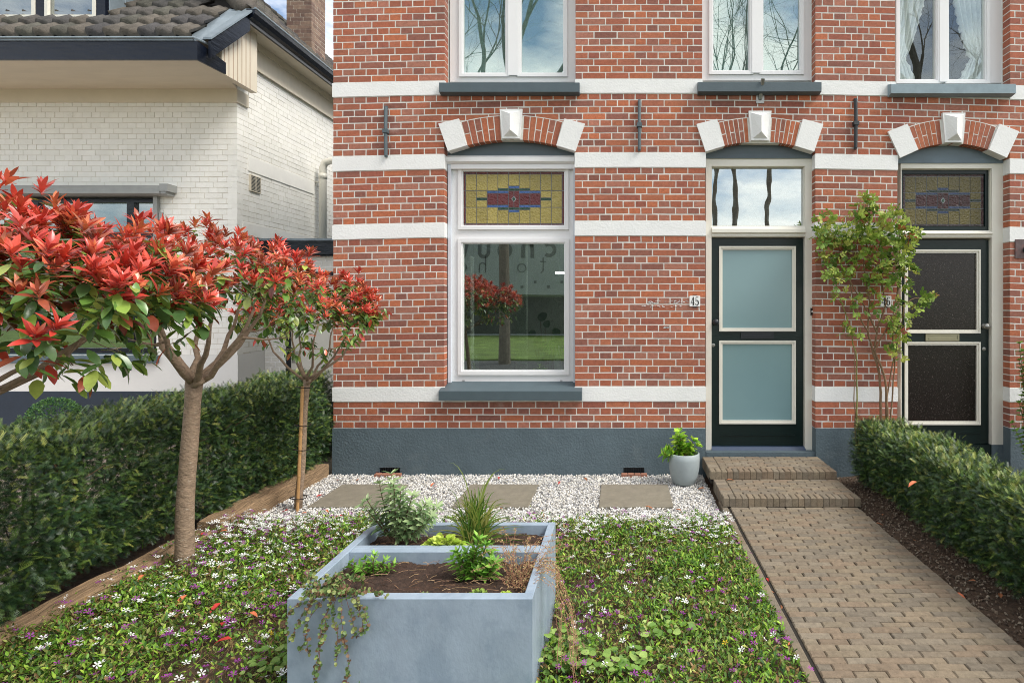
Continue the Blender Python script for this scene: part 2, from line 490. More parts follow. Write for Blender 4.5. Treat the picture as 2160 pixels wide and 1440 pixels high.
def pave_rows(mb, x0, x1, y0, y1, z0, z1, rp=.0505, L=.147, j=.004, r0=0, gap_left=False):
    y = y1; r = r0
    while y - rp > y0 - .02:
        off = (r % 2)*L/2 + random.uniform(-.008, .008)
        xx = x0; nxt = x0 + (L if off < L/4 else L/2) + random.uniform(-.006, .006)
        while xx < x1 - .02:
            if x1 - nxt < .05: nxt = x1
            jj = j*.4 if random.random() < .7 else j*1.3
            paver(mb, xx + random.uniform(0, .002), nxt - jj, y - rp + .0042, y, z0, z1)
            xx = nxt; nxt = xx + L + random.uniform(-.004, .004)
        y -= rp; r += 1
mb = MB()
pave_rows(mb, .858, 1.868, .6, 4.735, -.03, .03)
y = 4.9
while y > .6:                                  # edging stretchers along the left side
    if y < 4.72 or True:
        paver(mb, .792 + random.uniform(-.004, .004), .842, y - .143, y, -.03, .024)
    y -= .147
tag(mb.build('path', m_paver), kind='structure')
mb = MB(); mb.box(.80, 1.862, .6, 4.735, -.04, .0195)
tag(mb.build('path_bed', m_sand), kind='structure')
mb = MB(); x = -2.35                           # brick edging between gravel and planting
while x < .78:
    paver(mb, x, x + .143, 4.42, 4.468, -.03, .012 + random.uniform(-.004, .004), pal=[srgb(150, 104, 80), srgb(142, 110, 88)])
    x += .148
tag(mb.build('brick_edging', m_paver), 'row of red brown bricks edging the white gravel strip', 'edging')

# steps -----------------------------------------------------------
steps = thing('front_steps', (1.33, 5.2, 0), 'two brown brick steps up to the dark green door', 'steps')
def step(x0, x1, y0, y1, ztop, zbase, name_label):
    mb = MB(); sw = .0495; n = int(round((x1-x0)/sw)); sw = (x1-x0)/n
    for i in range(n):
        paver(mb, x0+i*sw+.0016, x0+(i+1)*sw-.0016, y0, y0+.105, zbase, ztop, .006)
    y = y0 + .108
    while y < y1 - .01:                        # side kerb bricks, left and right
        e = min(y+.05, y1)
        paver(mb, x0, x0+.10, y, e-.002, zbase-.03, ztop, .004)
        y += .051
    pave_rows(mb, x0+.103, x1, y0+.108, y1, zbase-.03, ztop)
    o = mb.build('step', m_paver, steps); o['label'] = name_label
    b = MB(); b.box(x0+.006, x1-.006, y0+.008, y1, zbase-.04, ztop-.009)
    b.build('step_bed', m_sand, o)
step(.778, 1.882, 5.25, 5.755, .17, .10, 'upper brown brick step against the house')
step(.806, 1.888, 4.74, 5.248, .10, .03, 'lower brown brick step above the path')

# gravel ----------------------------------------------------------
g = MB(); g.box(-2.9, .78, 4.47, 5.75, -.04, -.012)
tag(g.build('gravel_bed', m_gbed), kind='structure')
slabs = [(-2.50, -1.90), (-1.35, -.74), (-.18, .42)]
st_v = np.array([(1, 0, 0), (-1, 0, 0), (0, 1, 0), (0, -1, 0), (0, 0, .8), (0, 0, -.8), (.6, .6, .5), (-.6, -.6, .5)], float)
ico = [(0, 2, 6), (2, 4, 6), (4, 0, 6), (1, 3, 7), (3, 4, 7), (4, 1, 7), (2, 1, 4), (3, 0, 4), (0, 3, 5), (3, 1, 5), (1, 2, 5), (2, 0, 5)]
n = 26000
gx = RNG.uniform(-2.86, .80, n); gy = RNG.uniform(4.475, 5.745, n)
keep = gx > (-2.79 - (5.77-gy)*.03)
for a, b in slabs: keep &= ~((gx > a+.006) & (gx < b-.006) & (gy > 4.81) & (gy < 5.39))
keep &= ~((gx > .775) & (gy > 4.72))
gx, gy = gx[keep], gy[keep]; n = len(gx)
gz = -.008 + RNG.uniform(0, .014, n)
gs = MB()
pal = [srgb(222, 220, 214), srgb(206, 204, 200), srgb(184, 184, 184), srgb(150, 152, 156), srgb(214, 208, 196), srgb(112, 114, 118)]
sc = RNG.uniform(.005, .0095, n)
scatter(gs, st_v, np.array(ico), np.stack([gx, gy, gz], -1), rdir(n), rdir(n), np.stack([sc*RNG.uniform(.8, 1.4, n), sc, sc*RNG.uniform(.6, 1, n)], -1),
        pick(pal, n, .08, [.34, .25, .16, .08, .12, .05]))
tag(gs.build('gravel', m_stone), 'white and grey stone chippings in front of the grey house plinth', 'gravel', kind='stuff')
lab = ['square concrete paving slab in the gravel nearest the thin staked tree', 'square concrete paving slab in the gravel behind the spiky grass plant',
       'square concrete paving slab in the gravel nearest the potted plant']
for (a, b), l in zip(slabs, lab):
    mb = MB(); ch = .006
    z1 = .014
    mb.add([(a, 4.8, -.03), (b, 4.8, -.03), (b, 5.4, -.03), (a, 5.4, -.03), (a, 4.8, z1-ch), (b, 4.8, z1-ch), (b, 5.4, z1-ch), (a, 5.4, z1-ch),
            (a+ch, 4.8+ch, z1), (b-ch, 4.8+ch, z1), (b-ch, 5.4-ch, z1), (a+ch, 5.4-ch, z1)],
           np.array([(0, 1, 5, 4), (1, 2, 6, 5), (2, 3, 7, 6), (3, 0, 4, 7), (4, 5, 9, 8), (5, 6, 10, 9), (6, 7, 11, 10), (7, 4, 8, 11), (8, 9, 10, 11)]))
    tag(mb.build('paving_slab', m_slab), l, 'paving slab', 'square slabs laid in the gravel')

# sleepers --------------------------------------------------------
def sleeper(p0, p1, wd, zt, label, zb=-.05, sink=0.):
    mb = MB(); p0 = np.array(p0); p1 = np.array(p1); d = nrm(p1-p0); nn = np.array([-d[1], d[0]])
    k = 40; L = np.linalg.norm(p1-p0)
    ring = []
    for i in range(k+1):
        c = p0 + d*L*i/k
        h = zt + .006*sin(i*.7) + random.uniform(-.003, .003) - sink*i/k
        e = random.uniform(.004, .014); e2 = random.uniform(.004, .014)
        prof = [(-wd/2, zb), (-wd/2, h-e), (-wd/2+e, h), (-wd*.12, h-.004), (0, h-random.uniform(0, .006)), (wd*.15, h), (wd/2-e2, h-.002), (wd/2, h-e2-.002), (wd/2, zb)]
        ring.append([(c[0]+nn[0]*a, c[1]+nn[1]*a, z) for a, z in prof])
    v = np.array(ring).reshape(-1, 3); m = 9
    i = np.arange(k)[:, None]*m; j = np.arange(m)[None, :]; j2 = (j+1) % m
    mb.add(v, np.stack([i+j, i+m+j, i+m+j2, i+j2], -1).reshape(-1, 4))
    mb.f.append(np.arange(m)); mb.f.append(np.arange(m)[::-1] + k*m)
    tag(mb.build('railway_sleeper', m_wood), label, 'sleeper', 'wooden sleepers edging the left hedge')
sleeper((-2.86, 5.72), (-2.86, 4.18), .17, .115, 'weathered wooden sleeper touching the house corner, beside the gravel')
sleeper((-2.83, 4.10), (-3.02, 1.3), .16, .085, 'weathered wooden sleeper running from behind the thick tree trunk to the left foreground')

# ================================================================== BRICK HOUSE
house = thing('brick_house', (1.0, D, 0), 'red brick town house with white bands, arched openings and two dark green doors', 'house')
HX0, HX1, HTOP = PX(703), 5.2, 5.4
# openings (front edges), y in photo rows
def zy(py): return PZ(py)
OP = {'w1': (PX(937), PX(1213), zy(835), zy(293)), 'd45': (PX(1488), PX(1720), -.1, zy(300)), 'd46': (PX(1893), PX(2130), -.1, zy(291)),
      'w2': (PX(938), PX(1214), zy(178), 5.15), 'w3': (PX(1481), PX(1720), zy(178), 5.15), 'w4': (PX(1888), PX(2131), zy(178), 5.15)}
holes = list(OP.values())
bandz = [(zy(846), zy(815)), (zy(497), zy(466)), (zy(353), zy(322)), (zy(197), zy(167))]
rows = []
for a, b, n in ((903, 846, 4), (815, 497, 22), (466, 353, 8), (322, 197, 9), (167, -190, 25)):
    rows.append(brick_rows(zy(a), zy(b), n))
allrows = [r for rr in rows for r in rr]
fm = lambda u, d, z: (u, D + d, z)
# bricks nibbled round the arches
def arch_geo(px0, px1, pcx, crown, spring):
    hc = (px1-px0)/2; s = spring-crown; R = (hc*hc+s*s)/(2*s)
    return pcx, crown + R, R      # centre px, centre py, radius px
ARCH = [('w1', 945, 1213, 1080, 295, 320), ('d45', 1488, 1716, 1602, 299, 321), ('d46', 1895, 2119, 2009, 303, 334)]
mb = MB(); brick_field(mb, HX0, HX1, allrows, holes, fm, uoff=PX(1253)-.2242*20)
wall = mb.build('wall', m_brick, house, wp=True)
mb = MB()   # mortar body of the wall, in pieces round the openings
ed = sorted(set([HX0+.002, HX1] + [h[0]-.002 for h in holes] + [h[1]+.002 for h in holes]))
zt = sorted(set([zy(905), HTOP] + [h[2] for h in holes if h[2] > 0] + [h[3] for h in holes]))
for i in range(len(ed)-1):
    cxx = (ed[i]+ed[i+1])/2; run = None
    for j in range(len(zt)-1):
        cz = (zt[j]+zt[j+1])/2
        solid = not any(h[0] < cxx < h[1] and h[2] < cz < h[3] for h in holes)
        if solid and run is None: run = zt[j]
        if (not solid or j == len(zt)-2) and run is not None:
            mb.box(ed[i], ed[i+1], D+.0014, D+.30, run, zt[j+1] if solid else zt[j]); run = None
mb.build('mortar', m_mortar, wall, wp=True)
for z0, z1 in bandz:          # white bands, one object per stretch between openings
    hs = sorted(h for h in holes if h[2] - .05 < (z0+z1)/2 < h[3])
    sp = []; a = HX0-.008
    for h in hs:
        sp.append((a, h[0]+.004)); a = h[1]-.004
    sp.append((a, HX1))
    for a, b in sp:
        mb = MB(); k = max(1, int((b-a)/.3)); xs = np.linspace(a, b, k+1)
        V = np.array([(x, y, z) for x in xs for y, z in ((D-.006, z0+.002), (D+.12, z0+.002), (D+.12, z1-.002), (D-.006, z1-.002))])
        i_ = np.arange(k)[:, None]*4; j_ = np.arange(4)[None]; j2 = (j_+1) % 4
        mb.add(V, np.stack([i_+j_, i_+j2, i_+4+j2, i_+4+j_], -1).reshape(-1, 4)); mb.f += [np.array([3, 2, 1, 0]), np.arange(4)+4*k]
        mb.build('string_course', m_band, house, wp=True)
for a, b in ((HX0-.006, OP['d45'][0]), (OP['d45'][1], OP['d46'][0]), (OP['d46'][1], HX1)):
    mb = MB()
    vents = [PX(v) for v in (823, 1337) if a < PX(v) < b]
    cuts = [a] + [q for v in vents for q in (v-.10, v+.10)] + [b]
    zt_ = zy(903)
    pts = [(a, zt_), (a, -.05)]
    for v in vents: pts += [(v-.10, -.05), (v-.10, .065), (v+.10, .065), (v+.10, -.05)]
    pts += [(b, -.05), (b, zt_)]
    mb.prism_y(pts, D-.012, D+.25)
    mb.build('plinth', m_plinth, house)
for v in (823, 1337):
    x = PX(v); mb = MB(); mb.box(x-.099, x+.099, D+.03, D+.05, -.03, .063)
    for k in range(9): mb.box(x-.095+k*.0225, x-.087+k*.0225, D+.005, D+.03, .0, .06)
    mb.build('air_vent', m_iron, house)
    mb = MB()
    for k in range(4): paver(mb, x-.12+k*.062, x-.062+k*.062, D-.085, D-.03, -.02, .022, .004, [srgb(150, 104, 84)])
    tag(mb.build('brick_kerb', m_paver), 'short row of red bricks in front of the ' + ('left vent, behind the leafy shrub' if v < 900 else 'right vent, left of the potted plant'), 'edging', 'brick kerbs below the plinth vents')

# arches ----------------------------------------------------------
for key, a0, a1, pcx, crown, spring in ARCH:
    cxp, cyp, R = arch_geo(a0, a1, pcx, crown, spring)
    s = D/F
    cx_, cz_ = PX(cxp), PZ(cyp); r0 = R*s; th = 50*s
    amax = math.asin(((a1-a0)/2)/R); ak = 22/(R); 
    def pol(r, a): return (cx_ + r*sin(a), cz_ + r*cos(a))
    sk = 45*s/r0                                # angular width of the skewback stones
    for sg in (-1, 1):
        mb = MB(); back = MB()
        a_in = ak; a_out = amax - sk*.93
        n = 6
        for i in range(n):
            b0 = a_in + (a_out-a_in)*i/n + .0026; b1 = a_in + (a_out-a_in)*(i+1)/n - .0026
            cuts = [(r0, r0+th)] if (i % 2 == (0 if sg < 0 else 1)) else [(r0, r0+th*.46), (r0+th*.5, r0+th)]
            for c0, c1 in cuts:
                q = [pol(c0, sg*b0), pol(c0, sg*b1), pol(c1, sg*b1), pol(c1, sg*b0)]
                mb.prism_y(q, D-.0045, D+.115, np.array(random.choice(PALB[:5]))*random.uniform(.85, 1.1))
        A = np.linspace(.01, amax-.02, 12)*sg
        pts = [pol(r0+.002, a) for a in A] + [pol(r0+th+.008, a) for a in A[::-1]]
        back.prism_y(pts if sg > 0 else pts[::-1], D-.003, D+.112)
        arch = mb.build('arch', m_brick, house)
        back.build('arch_mortar', m_mortar, arch)
    for sg in (-1, 1):                          # skewback stones
        mb = MB(); b0 = sg*(amax-sk*.93); b1 = sg*(amax+.0)
        q = [pol(r0-.004, b0), (cx_+sg*((a1-a0)/2)*s, PZ(spring)), None, None]
        o1 = np.array(pol(r0-.004, b0)); o2 = np.array(q[1])
        dr = nrm(np.array([sin(b0*1.15), cos(b0*1.15)])); ln = 60*s
        q = [o1, o2, o2 + dr*ln + np.array([sg*.012, 0]), o1 + dr*ln*.98]
        mb.prism_y([tuple(p) for p in q], D-.022, D+.12)
        mb.build('skewback_stone', m_band, house)
    mb = MB()                                   # keystone with raised hipped face
    kt = PZ(crown-63); kb = PZ(crown-1)
    wt, wb = 24*s, 18.5*s
    kx = PX(pcx-1 if key == 'w1' else pcx)
    mb.prism_y([(kx-wb, kb), (kx+wb, kb), (kx+wt, kt), (kx-wt, kt)], D-.03, D+.12)
    i_ = .018
    o4 = [(kx-wb+i_*.8, D-.0301, kb+i_), (kx+wb-i_*.8, D-.0301, kb+i_), (kx+wt-i_, D-.0301, kt-i_), (kx-wt+i_, D-.0301, kt-i_)]
    rg = [(kx, D-.085, kb+.07), (kx, D-.085, kt-.06)]
    mb.add(o4+rg, [[0, 1, 4], [1, 2, 5, 4], [2, 3, 5], [3, 0, 4, 5]])
    mb.build('keystone', m_band, house)
    # panel filling the arch head
    yb = {'w1': 330, 'd45': 334, 'd46': 344}[key]
    Yp = D+.085
    pts = []
    for a in np.linspace(-amax*1.04, amax*1.04, 20):
        pts.append((cx_ + (r0+.02)*sin(a), cz_ + (r0+.02)*cos(a)))
    zb_ = PZ(yb, Yp)
    pts = [(pts[0][0], zb_)] + [p for p in pts if p[1] > zb_] + [(pts[-1][0], zb_)]
    mb = MB(); mb.prism_y(pts[::-1], Yp, Yp+.03)
    mb.build('arch_panel', m_tymp2 if key == 'd46' else m_tymp, house)

# window and door helpers ----------------------------------------
YF = D + .13        # plane of the frames
def XF(px): return PX(px, YF)
def ZF(py): return PZ(py, YF)
def frame(mb, x0, x1, z0, z1, w_, y0, y1, wb=None, wt=None):
    wb = w_ if wb is None else wb; wt = w_ if wt is None else wt
    mb.box(x0, x0+w_, y0, y1, z0, z1); mb.box(x1-w_, x1, y0, y1, z0, z1)
    mb.box(x0+w_, x1-w_, y0, y1, z0, z0+wb); mb.box(x0+w_, x1-w_, y0, y1, z1-wt, z1)
def pane(x0, x1, z0, z1, y, mat, parent, name='pane', label=None):
    mb = MB(); mb.box(x0, x1, y, y+.006, z0, z1)
    o = mb.build(name, mat, parent)
    if label: o['label'] = label
    return o
def sash(mb, gx0, gx1, gz0, gz1, w_=.05, y0=YF-.018, y1=YF+.05):
    """a sash round a glass rectangle: a flat outer member and a thin inner bead stepped back"""
    frame(mb, gx0-w_, gx1+w_, gz0-w_, gz1+w_, w_-.014, y0, y1)
    frame(mb, gx0-.014, gx1+.014, gz0-.014, gz1+.014, .014, y0+.012, y1)

def stained(x0, x1, z0, z1, y, ncol, parent, dark=1.):
    back = MB(); back.box(x0, x1, y+.004, y+.01, z0, z1)
    lead = back.build('lead_lattice', m_lead, parent)
    W_, H_ = x1-x0, z1-z0
    R_, G_, B_, Y_c = srgb(92, 38, 40), srgb(24, 62, 44), srgb(62, 94, 150), srgb(156, 142, 78)
    bl, bt = .022*W_ if ncol == 9 else .034*W_, .045*H_
    cxs = np.linspace(x0+bl, x1-bl, ncol+1)
    zr = [z1-bt, z0+H_*.645, z0+H_*.335, z0+bt*.7]
    mb = MB(); g_ = .0065
    def cell(a, b, c, d, col):
        mb.box(a+g_/2, b-g_/2, y, y+.0035, c+g_/2, d-g_/2, np.array(col)*dark*random.uniform(.85, 1.12))
    for i in range(ncol):
        cell(cxs[i], cxs[i+1], z1-bt, z1, R_); cell(cxs[i], cxs[i+1], z0, zr[3], R_)
    for j, (a, b) in enumerate(((zr[1], zr[0]), (zr[2], zr[1]), (zr[3], zr[2]))):
        cell(x0, cxs[0], a, b, R_); cell(cxs[-1], x1, a, b, R_)
    cell(x0, cxs[0], zr[0], z1, R_); cell(cxs[-1], x1, zr[0], z1, R_); cell(x0, cxs[0], z0, zr[3], R_); cell(cxs[-1], x1, z0, zr[3], R_)
    mid = ncol//2; h = H_*.045
    for i in range(ncol):
        a, b = cxs[i], cxs[i+1]; k = abs(i-mid)
        if k == 0:
            cell(a, b, zr[1]+2*h, zr[0], Y_c); cell(a, b, zr[1]+h, zr[1]+2*h, B_); cell(a, b, zr[1], zr[1]+h, G_)
            cell(a, (a+b)/2, zr[2], zr[1], R_); cell((a+b)/2, b, zr[2], zr[1], R_)
            cell(a, b, zr[3], zr[2]-2*h, Y_c); cell(a, b, zr[2]-2*h, zr[2]-h, B_); cell(a, b, zr[2]-h, zr[2], G_)
        elif k == 1:
            cell(a, b, zr[1]+h, zr[0], Y_c); cell(a, b, zr[1], zr[1]+h, G_)
            cell(a, b, zr[1]-h, zr[1], B_); cell(a, b, zr[2]+h, zr[1]-h, R_); cell(a, b, zr[2], zr[2]+h, B_)
            cell(a, b, zr[3], zr[2]-h, Y_c); cell(a, b, zr[2]-h, zr[2], G_)
        elif k == 2:
            cell(a, b, zr[1], zr[0], Y_c); cell(a, b, zr[1]-h, zr[1], B_); cell(a, b, zr[2]+h, zr[1]-h, R_)
            cell(a, b, zr[2], zr[2]+h, B_); cell(a, b, zr[3], zr[2], Y_c)
        elif k == 3:
            zc = (zr[1]+zr[2])/2
            cell(a, b, zr[1], zr[0], Y_c); cell(a, b, zc+h/2, zr[1], Y_c); cell(a, b, zc-h/2, zc+h/2, G_); cell(a, b, zr[2], zc-h/2, Y_c)
            cell(a, b, zr[3], zr[2], Y_c)
        else:
            for c, d in ((zr[1], zr[0]), (zr[2], zr[1]), (zr[3], zr[2])): cell(a, b, c, d, Y_c)
    o = mb.build('stained_pane', m_stain, parent)
    mb = MB(); cxm = (cxs[mid]+cxs[mid+1])/2; czm = (zr[1]+zr[2])/2
    for rr, cc, yy in ((.030, srgb(150, 156, 160), y-.002), (.021, G_, y-.004)):
        mb.prism_y([(cxm-rr*.8, czm), (cxm, czm-rr), (cxm+rr*.8, czm), (cxm, czm+rr)], yy, y+.001, cc)
    mb.build('diamond', m_stain, parent)

# --- W1: large ground floor window
x0, x1 = XF(947), XF(1222)
mb = MB()
frame(mb, x0, x1, ZF(806), ZF(345), .102, YF, YF+.07, wb=.09, wt=.05)
mb.box(x0+.102, x1-.102, YF, YF+.07, ZF(507), ZF(481))
sash(mb, XF(977), XF(1190), ZF(475), ZF(362), .045)
sash(mb, XF(977), XF(1190), ZF(780), ZF(514), .048)
w1 = mb.build('window', m_pvc, house); w1['label'] = 'tall white framed ground floor window with stained glass top light'
stained(XF(977), XF(1190), ZF(475), ZF(362), YF+.012, 9, w1)
pane(XF(977)-.01, XF(1190)+.01, ZF(780)-.01, ZF(514)+.01, YF+.02, g_main, w1, label='large clear lower pane mirroring the street')
mb = MB(); zt_, zb_ = PZ(327, YF-.07), PZ(345, YF-.07)
mb.prism_x([(YF+.06, zt_), (YF-.045, zt_), (YF-.075, zt_-.02), (YF-.075, zb_+.022), (YF-.05, zb_), (YF+.06, zb_)], x0-.004, PX(1212, YF-.03))
mb.box(x0+.03, x1-.04, YF-.045, YF-.002, zb_-.045, zb_-.002)
mb.build('shutter_box', m_pvc, w1)
for a, b in ((x1-.055, x1-.012), (x0, x0+.03)):
    mb = MB(); mb.box(a, b, YF-.04, YF-.001, ZF(806), ZF(349)); mb.build('shutter_guide', m_alu, w1)
for px in (978, 1184):
    mb = MB(); mb.box(XF(px)-.012, XF(px)+.012, YF-.0035, YF-.0005, ZF(803), ZF(802)+.001); mb.build('drain_slot', m_ink, w1)
def sill(px0, px1, pt, pb, parent, yo=.085, mat=None, back_up=.05):
    Yf = D - yo; zt_, zb_ = PZ(pt, Yf), PZ(pb, Yf)
    mb = MB()
    mb.prism_x([(Yf, zb_), (Yf, zt_-.004), (Yf+.006, zt_), (D-.0065, zt_+.02), (D-.0065, zb_-.012), (D-.02, zb_-.012)], PX(px0, Yf), PX(px1, Yf))
    ox0, ox1 = PX(px0)+.06, PX(px1)-.06
    mb.prism_x([(D-.0065, zb_+.0), (D-.0065, zt_+.02), (D+.14, zt_+.02+back_up), (D+.14, zb_)], ox0, ox1)
    return mb.build('sill', mat or m_greypaint, parent)
sill(925, 1227, 824, 844, w1, back_up=.045)

# --- upper windows
def upper(fx0, fx1, panes, pbot, fbot, gl, sx0, sx1, spt, spb, label, mat=m_pvc, smat=None):
    mb = MB(); top = 5.12
    mb.box(XF(fx0), XF(panes[0][0])-.03, YF, YF+.07, ZF(fbot), top); mb.box(XF(panes[1][1])+.03, XF(fx1), YF, YF+.07, ZF(fbot), top)
    mb.box(XF(panes[0][0])-.03, XF(panes[1][1])+.03, YF, YF+.07, ZF(fbot), ZF(pbot)-.03); mb.box(XF(panes[0][0])-.03, XF(panes[1][1])+.03, YF, YF+.07, top-.05, top)
    mb.box(XF(panes[0][1])+.03, XF(panes[1][0])-.03, YF-.024, YF+.07, ZF(pbot)-.03, top-.05)
    for a, b in panes: sash(mb, XF(a), XF(b), ZF(pbot), top-.12, .042)
    o = mb.build('window', mat, house); o['label'] = label
    for i, (a, b) in enumerate(panes): pane(XF(a)-.01, XF(b)+.01, ZF(pbot)-.01, top-.11, YF+.02, gl, o)
    sill(sx0, sx1, spt, spb, o, mat=smat, back_up=.0)
    if gl is g_up:
        mb = MB(); mb.box(XF(panes[0][0])-.03, XF(panes[1][1])+.03, YF+.055, YF+.06, ZF(pbot)-.02, top-.06); mb.build('pane_backing', M('pale_backing', srgb(196, 208, 206), .9, var=.04), o)  # pale panel added behind the glass to lift the tone of the panes
    return o
upper(949, 1218, [(978, 1066), (1100, 1188)], 154, 173, g_up, 926, 1222, 174, 194, 'white upper window mirroring bare branches, leftmost of the three upstairs')
upper(1479, 1716, [(1504.6, 1579), (1610, 1686)], 149, 170, g_up, 1473, 1733, 173, 193, 'white upper window above the frosted glass door')
w4 = upper(1890, 2116, [(1898, 1973), (2001, 2077)], 168, 175, g_net, 1880, 2143, 177, 197, 'white upper window with tied lace curtains', m_pvc,
           M('pale_grey_sill', srgb(124, 142, 150), .55, var=.15, ns=8))
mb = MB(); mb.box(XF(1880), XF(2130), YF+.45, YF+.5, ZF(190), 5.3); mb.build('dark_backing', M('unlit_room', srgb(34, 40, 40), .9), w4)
# lace curtains tied back to the outer sides
def curtain(xa, xb, side, ztie, zbot, ztop):
    mb = MB(); nx, nz = 60, 50; V = []
    Wd = xb-xa
    for j in range(nz+1):
        z = zbot + (ztop-zbot)*j/nz
        if z > ztie: t = (z-ztie)/(ztop-ztie); wid = Wd*(.30 + .72*t**.75)
        else: t = (ztie-z)/(ztie-zbot); wid = Wd*(.30 + .30*t**.8)
        for i in range(nx+1):
            u = i/nx
            x = xa + wid*u if side < 0 else xb - wid*u
            amp = .016 + .006*sin(j*.3)
            zz = z
            if u > .9: zz += .012*sin(j*2.1); amp = .03
            V.append((x, YF+.075 + amp*sin(u*34 + j*.05) + (.02*sin(j*1.9) if u > .9 else 0), zz))
    idx = np.arange((nx+1)*(nz+1)).reshape(nz+1, nx+1)
    q = np.stack([idx[:-1, :-1], idx[:-1, 1:], idx[1:, 1:], idx[1:, :-1]], -1).reshape(-1, 4)
    mb.add(V, q); return mb.build('curtain', m_tulle, w4, smooth=True)
curtain(XF(1890), XF(1978), -1, ZF(118), ZF(166), 5.1)
curtain(XF(1998), XF(2082), 1, ZF(118), ZF(166), 5.1)

# --- doors
def moulded_door(lx0, lx1, lz0, lz1, panels, gmat, label, knob, lock, lbox, knobm, lbm, knob_side):
    mb = MB(); y = YF + .015
    # stiles and rails round the two glazed panels
    a, b = XF(panels[0][0]), XF(panels[0][1])
    X0, X1, Z0, Z1 = XF(lx0), XF(lx1), ZF(lz0), ZF(lz1)
    mb.box(X0, a, y, y+.045, Z0, Z1); mb.box(b, X1, y, y+.045, Z0, Z1)
    zs = [Z0] + [z for p in panels[::-1] for z in (ZF(p[3]), ZF(p[2]))] + [Z1]
    for i in range(0, len(zs), 2): mb.box(a, b, y, y+.045, zs[i], zs[i+1])
    zk = Z0 + .10
    mb.box(a, b, y-.006, y-.0005, zk, zk+.008)
    leaf = mb.build('door', m_green, house); leaf['label'] = label
    for p in panels:
        mo = MB(); q = (XF(p[0]), XF(p[1]), ZF(p[3]), ZF(p[2]))
        frame(mo, q[0]-.004, q[1]+.004, q[2]-.004, q[3]+.004, .016, y-.016, y+.02)
        frame(mo, q[0]+.012, q[1]-.012, q[2]+.012, q[3]-.012, .018, y-.006, y+.02)
        mo.build('moulding', m_cream, leaf)
        pane(q[0]+.028, q[1]-.028, q[2]+.028, q[3]-.028, y+.012, gmat, leaf)
    k = MB(); kx, kz = XF(knob[0]), ZF(knob[1])
    k.lathe_y((kx, y, kz), [(.0, 0), (.026, .0), (.026, .006), (.012, .012), (.012, .03), (.024, .036), (.031, .05), (.027, .066), (.012, .074), (0, .075)])
    k.build('knob', knobm, leaf, smooth=True)
    k = MB(); kx, kz = XF(lock[0]), ZF(lock[1])
    k.lathe_y((kx, y, kz), [(0, 0), (.018, 0), (.018, .006), (.009, .008), (.008, .006), (0, .006)])
    k.box(kx-.002, kx+.002, y-.0095, y-.0062, kz-.008, kz+.004, (.1, .1, .1))
    k.build('lock', m_steel, leaf, smooth=False)
    k = MB(); q = (XF(lbox[0]), XF(lbox[1]), ZF(lbox[3]), ZF(lbox[2]))
    frame(k, *q, .012, y-.012, y-.0003)
    k.box(q[0]+.012, q[1]-.012, y-.006, y-.0003, q[2]+.012, q[3]-.012)
    k.box(q[0]+.03, q[1]-.03, y-.012, y-.0065, q[2]+.018, q[2]+.026)
    k.build('letterbox', lbm, leaf)
    return leaf
def door_frame(fx0, ix0, ix1, fx1, ztop, itop, rail0, rail1, zbot, name_label):
    mb = MB()
    mb.box(XF(fx0), XF(ix0), YF-.03, YF+.08, ZF(zbot), ZF(ztop)); mb.box(XF(ix1), XF(fx1), YF-.03, YF+.08, ZF(zbot), ZF(ztop))
    mb.box(XF(ix0), XF(ix1), YF-.03, YF+.08, ZF(itop), ZF(ztop))
    frame(mb, XF(ix0), XF(ix1), ZF(rail0), ZF(itop), .006, YF-.01, YF+.08)
    mb.prism_x([(YF+.08, ZF(rail1)), (YF-.02, ZF(rail1)), (YF-.035, ZF(rail1)+.012), (YF-.035, ZF(rail1)+.03), (YF-.055, ZF(rail1)+.045), (YF-.055, ZF(rail0)-.03), (YF-.03, ZF(rail0)-.012), (YF-.02, ZF(rail0)), (YF+.08, ZF(rail0))],
               XF(ix0)+.0005, XF(ix1)-.0005)
    o = mb.build('door_frame', m_cream, house); o['label'] = name_label
    return o
df = door_frame(1488, 1500, 1696, 1718, 335, 352, 478, 501, 957, 'cream frame of the frosted glass door')
pane(XF(1500), XF(1696), ZF(478), ZF(352), YF+.03, g_trans, df, 'transom_pane')
moulded_door(1501, 1695, 941, 503, [(1518, 1678, 520, 698), (1518, 1678, 719, 893)], m_frost, 'dark green door with two pale frosted panes and black letterbox',
             (1509, 679), (1505, 728), (1563, 1632, 700, 714), m_blackp, m_blackp, -1)
mb = MB(); mb.prism_x([(YF-.05, ZF(951)), (YF-.05, ZF(948)), (YF-.02, ZF(941)), (YF+.07, ZF(941)), (YF+.07, ZF(951))], XF(1500), XF(1697))
mb.build('threshold', m_blue, df)
mb = MB(); mb.box(PX(1490), PX(1719), D+.0, YF+.08, .02, .172+.035)
mb.build('doorstep', m_plinth, house)
df2 = door_frame(1897, 1899, 2088, 2116, 345, 357, 488, 503, 936, 'cream frame of the dark glass door')
mb = MB(); frame(mb, XF(1898), XF(2088), ZF(486), ZF(358), .038, YF+.012, YF+.06)
mb.build('transom_frame', m_green, df2)
st = stained(XF(1906), XF(2079), ZF(476), ZF(366), YF+.03, 7, df2, .34)
moulded_door(1905, 2087, 936, 506, [(1910, 2068, 527, 702), (1910, 2068, 722, 895)], m_dkglass, 'dark green door with two dark speckled panes and brass coloured letterbox',
             (2077, 688), (2077, 736), (1953, 2024, 704, 719), m_steel, M('dull_brass', srgb(150, 146, 120), .4, var=.1, metal=.5), 1)
mb = MB(); mb.box(XF(1895), XF(2088), YF-.02, YF+.08, .06, ZF(937)); mb.build('threshold', m_green, df2)
mb = MB(); mb.box(XF(2088)+.001, XF(2116), YF-.035, YF+.08, .0, ZF(936)-.0005); mb.build('frame_block', m_plinth, df2)
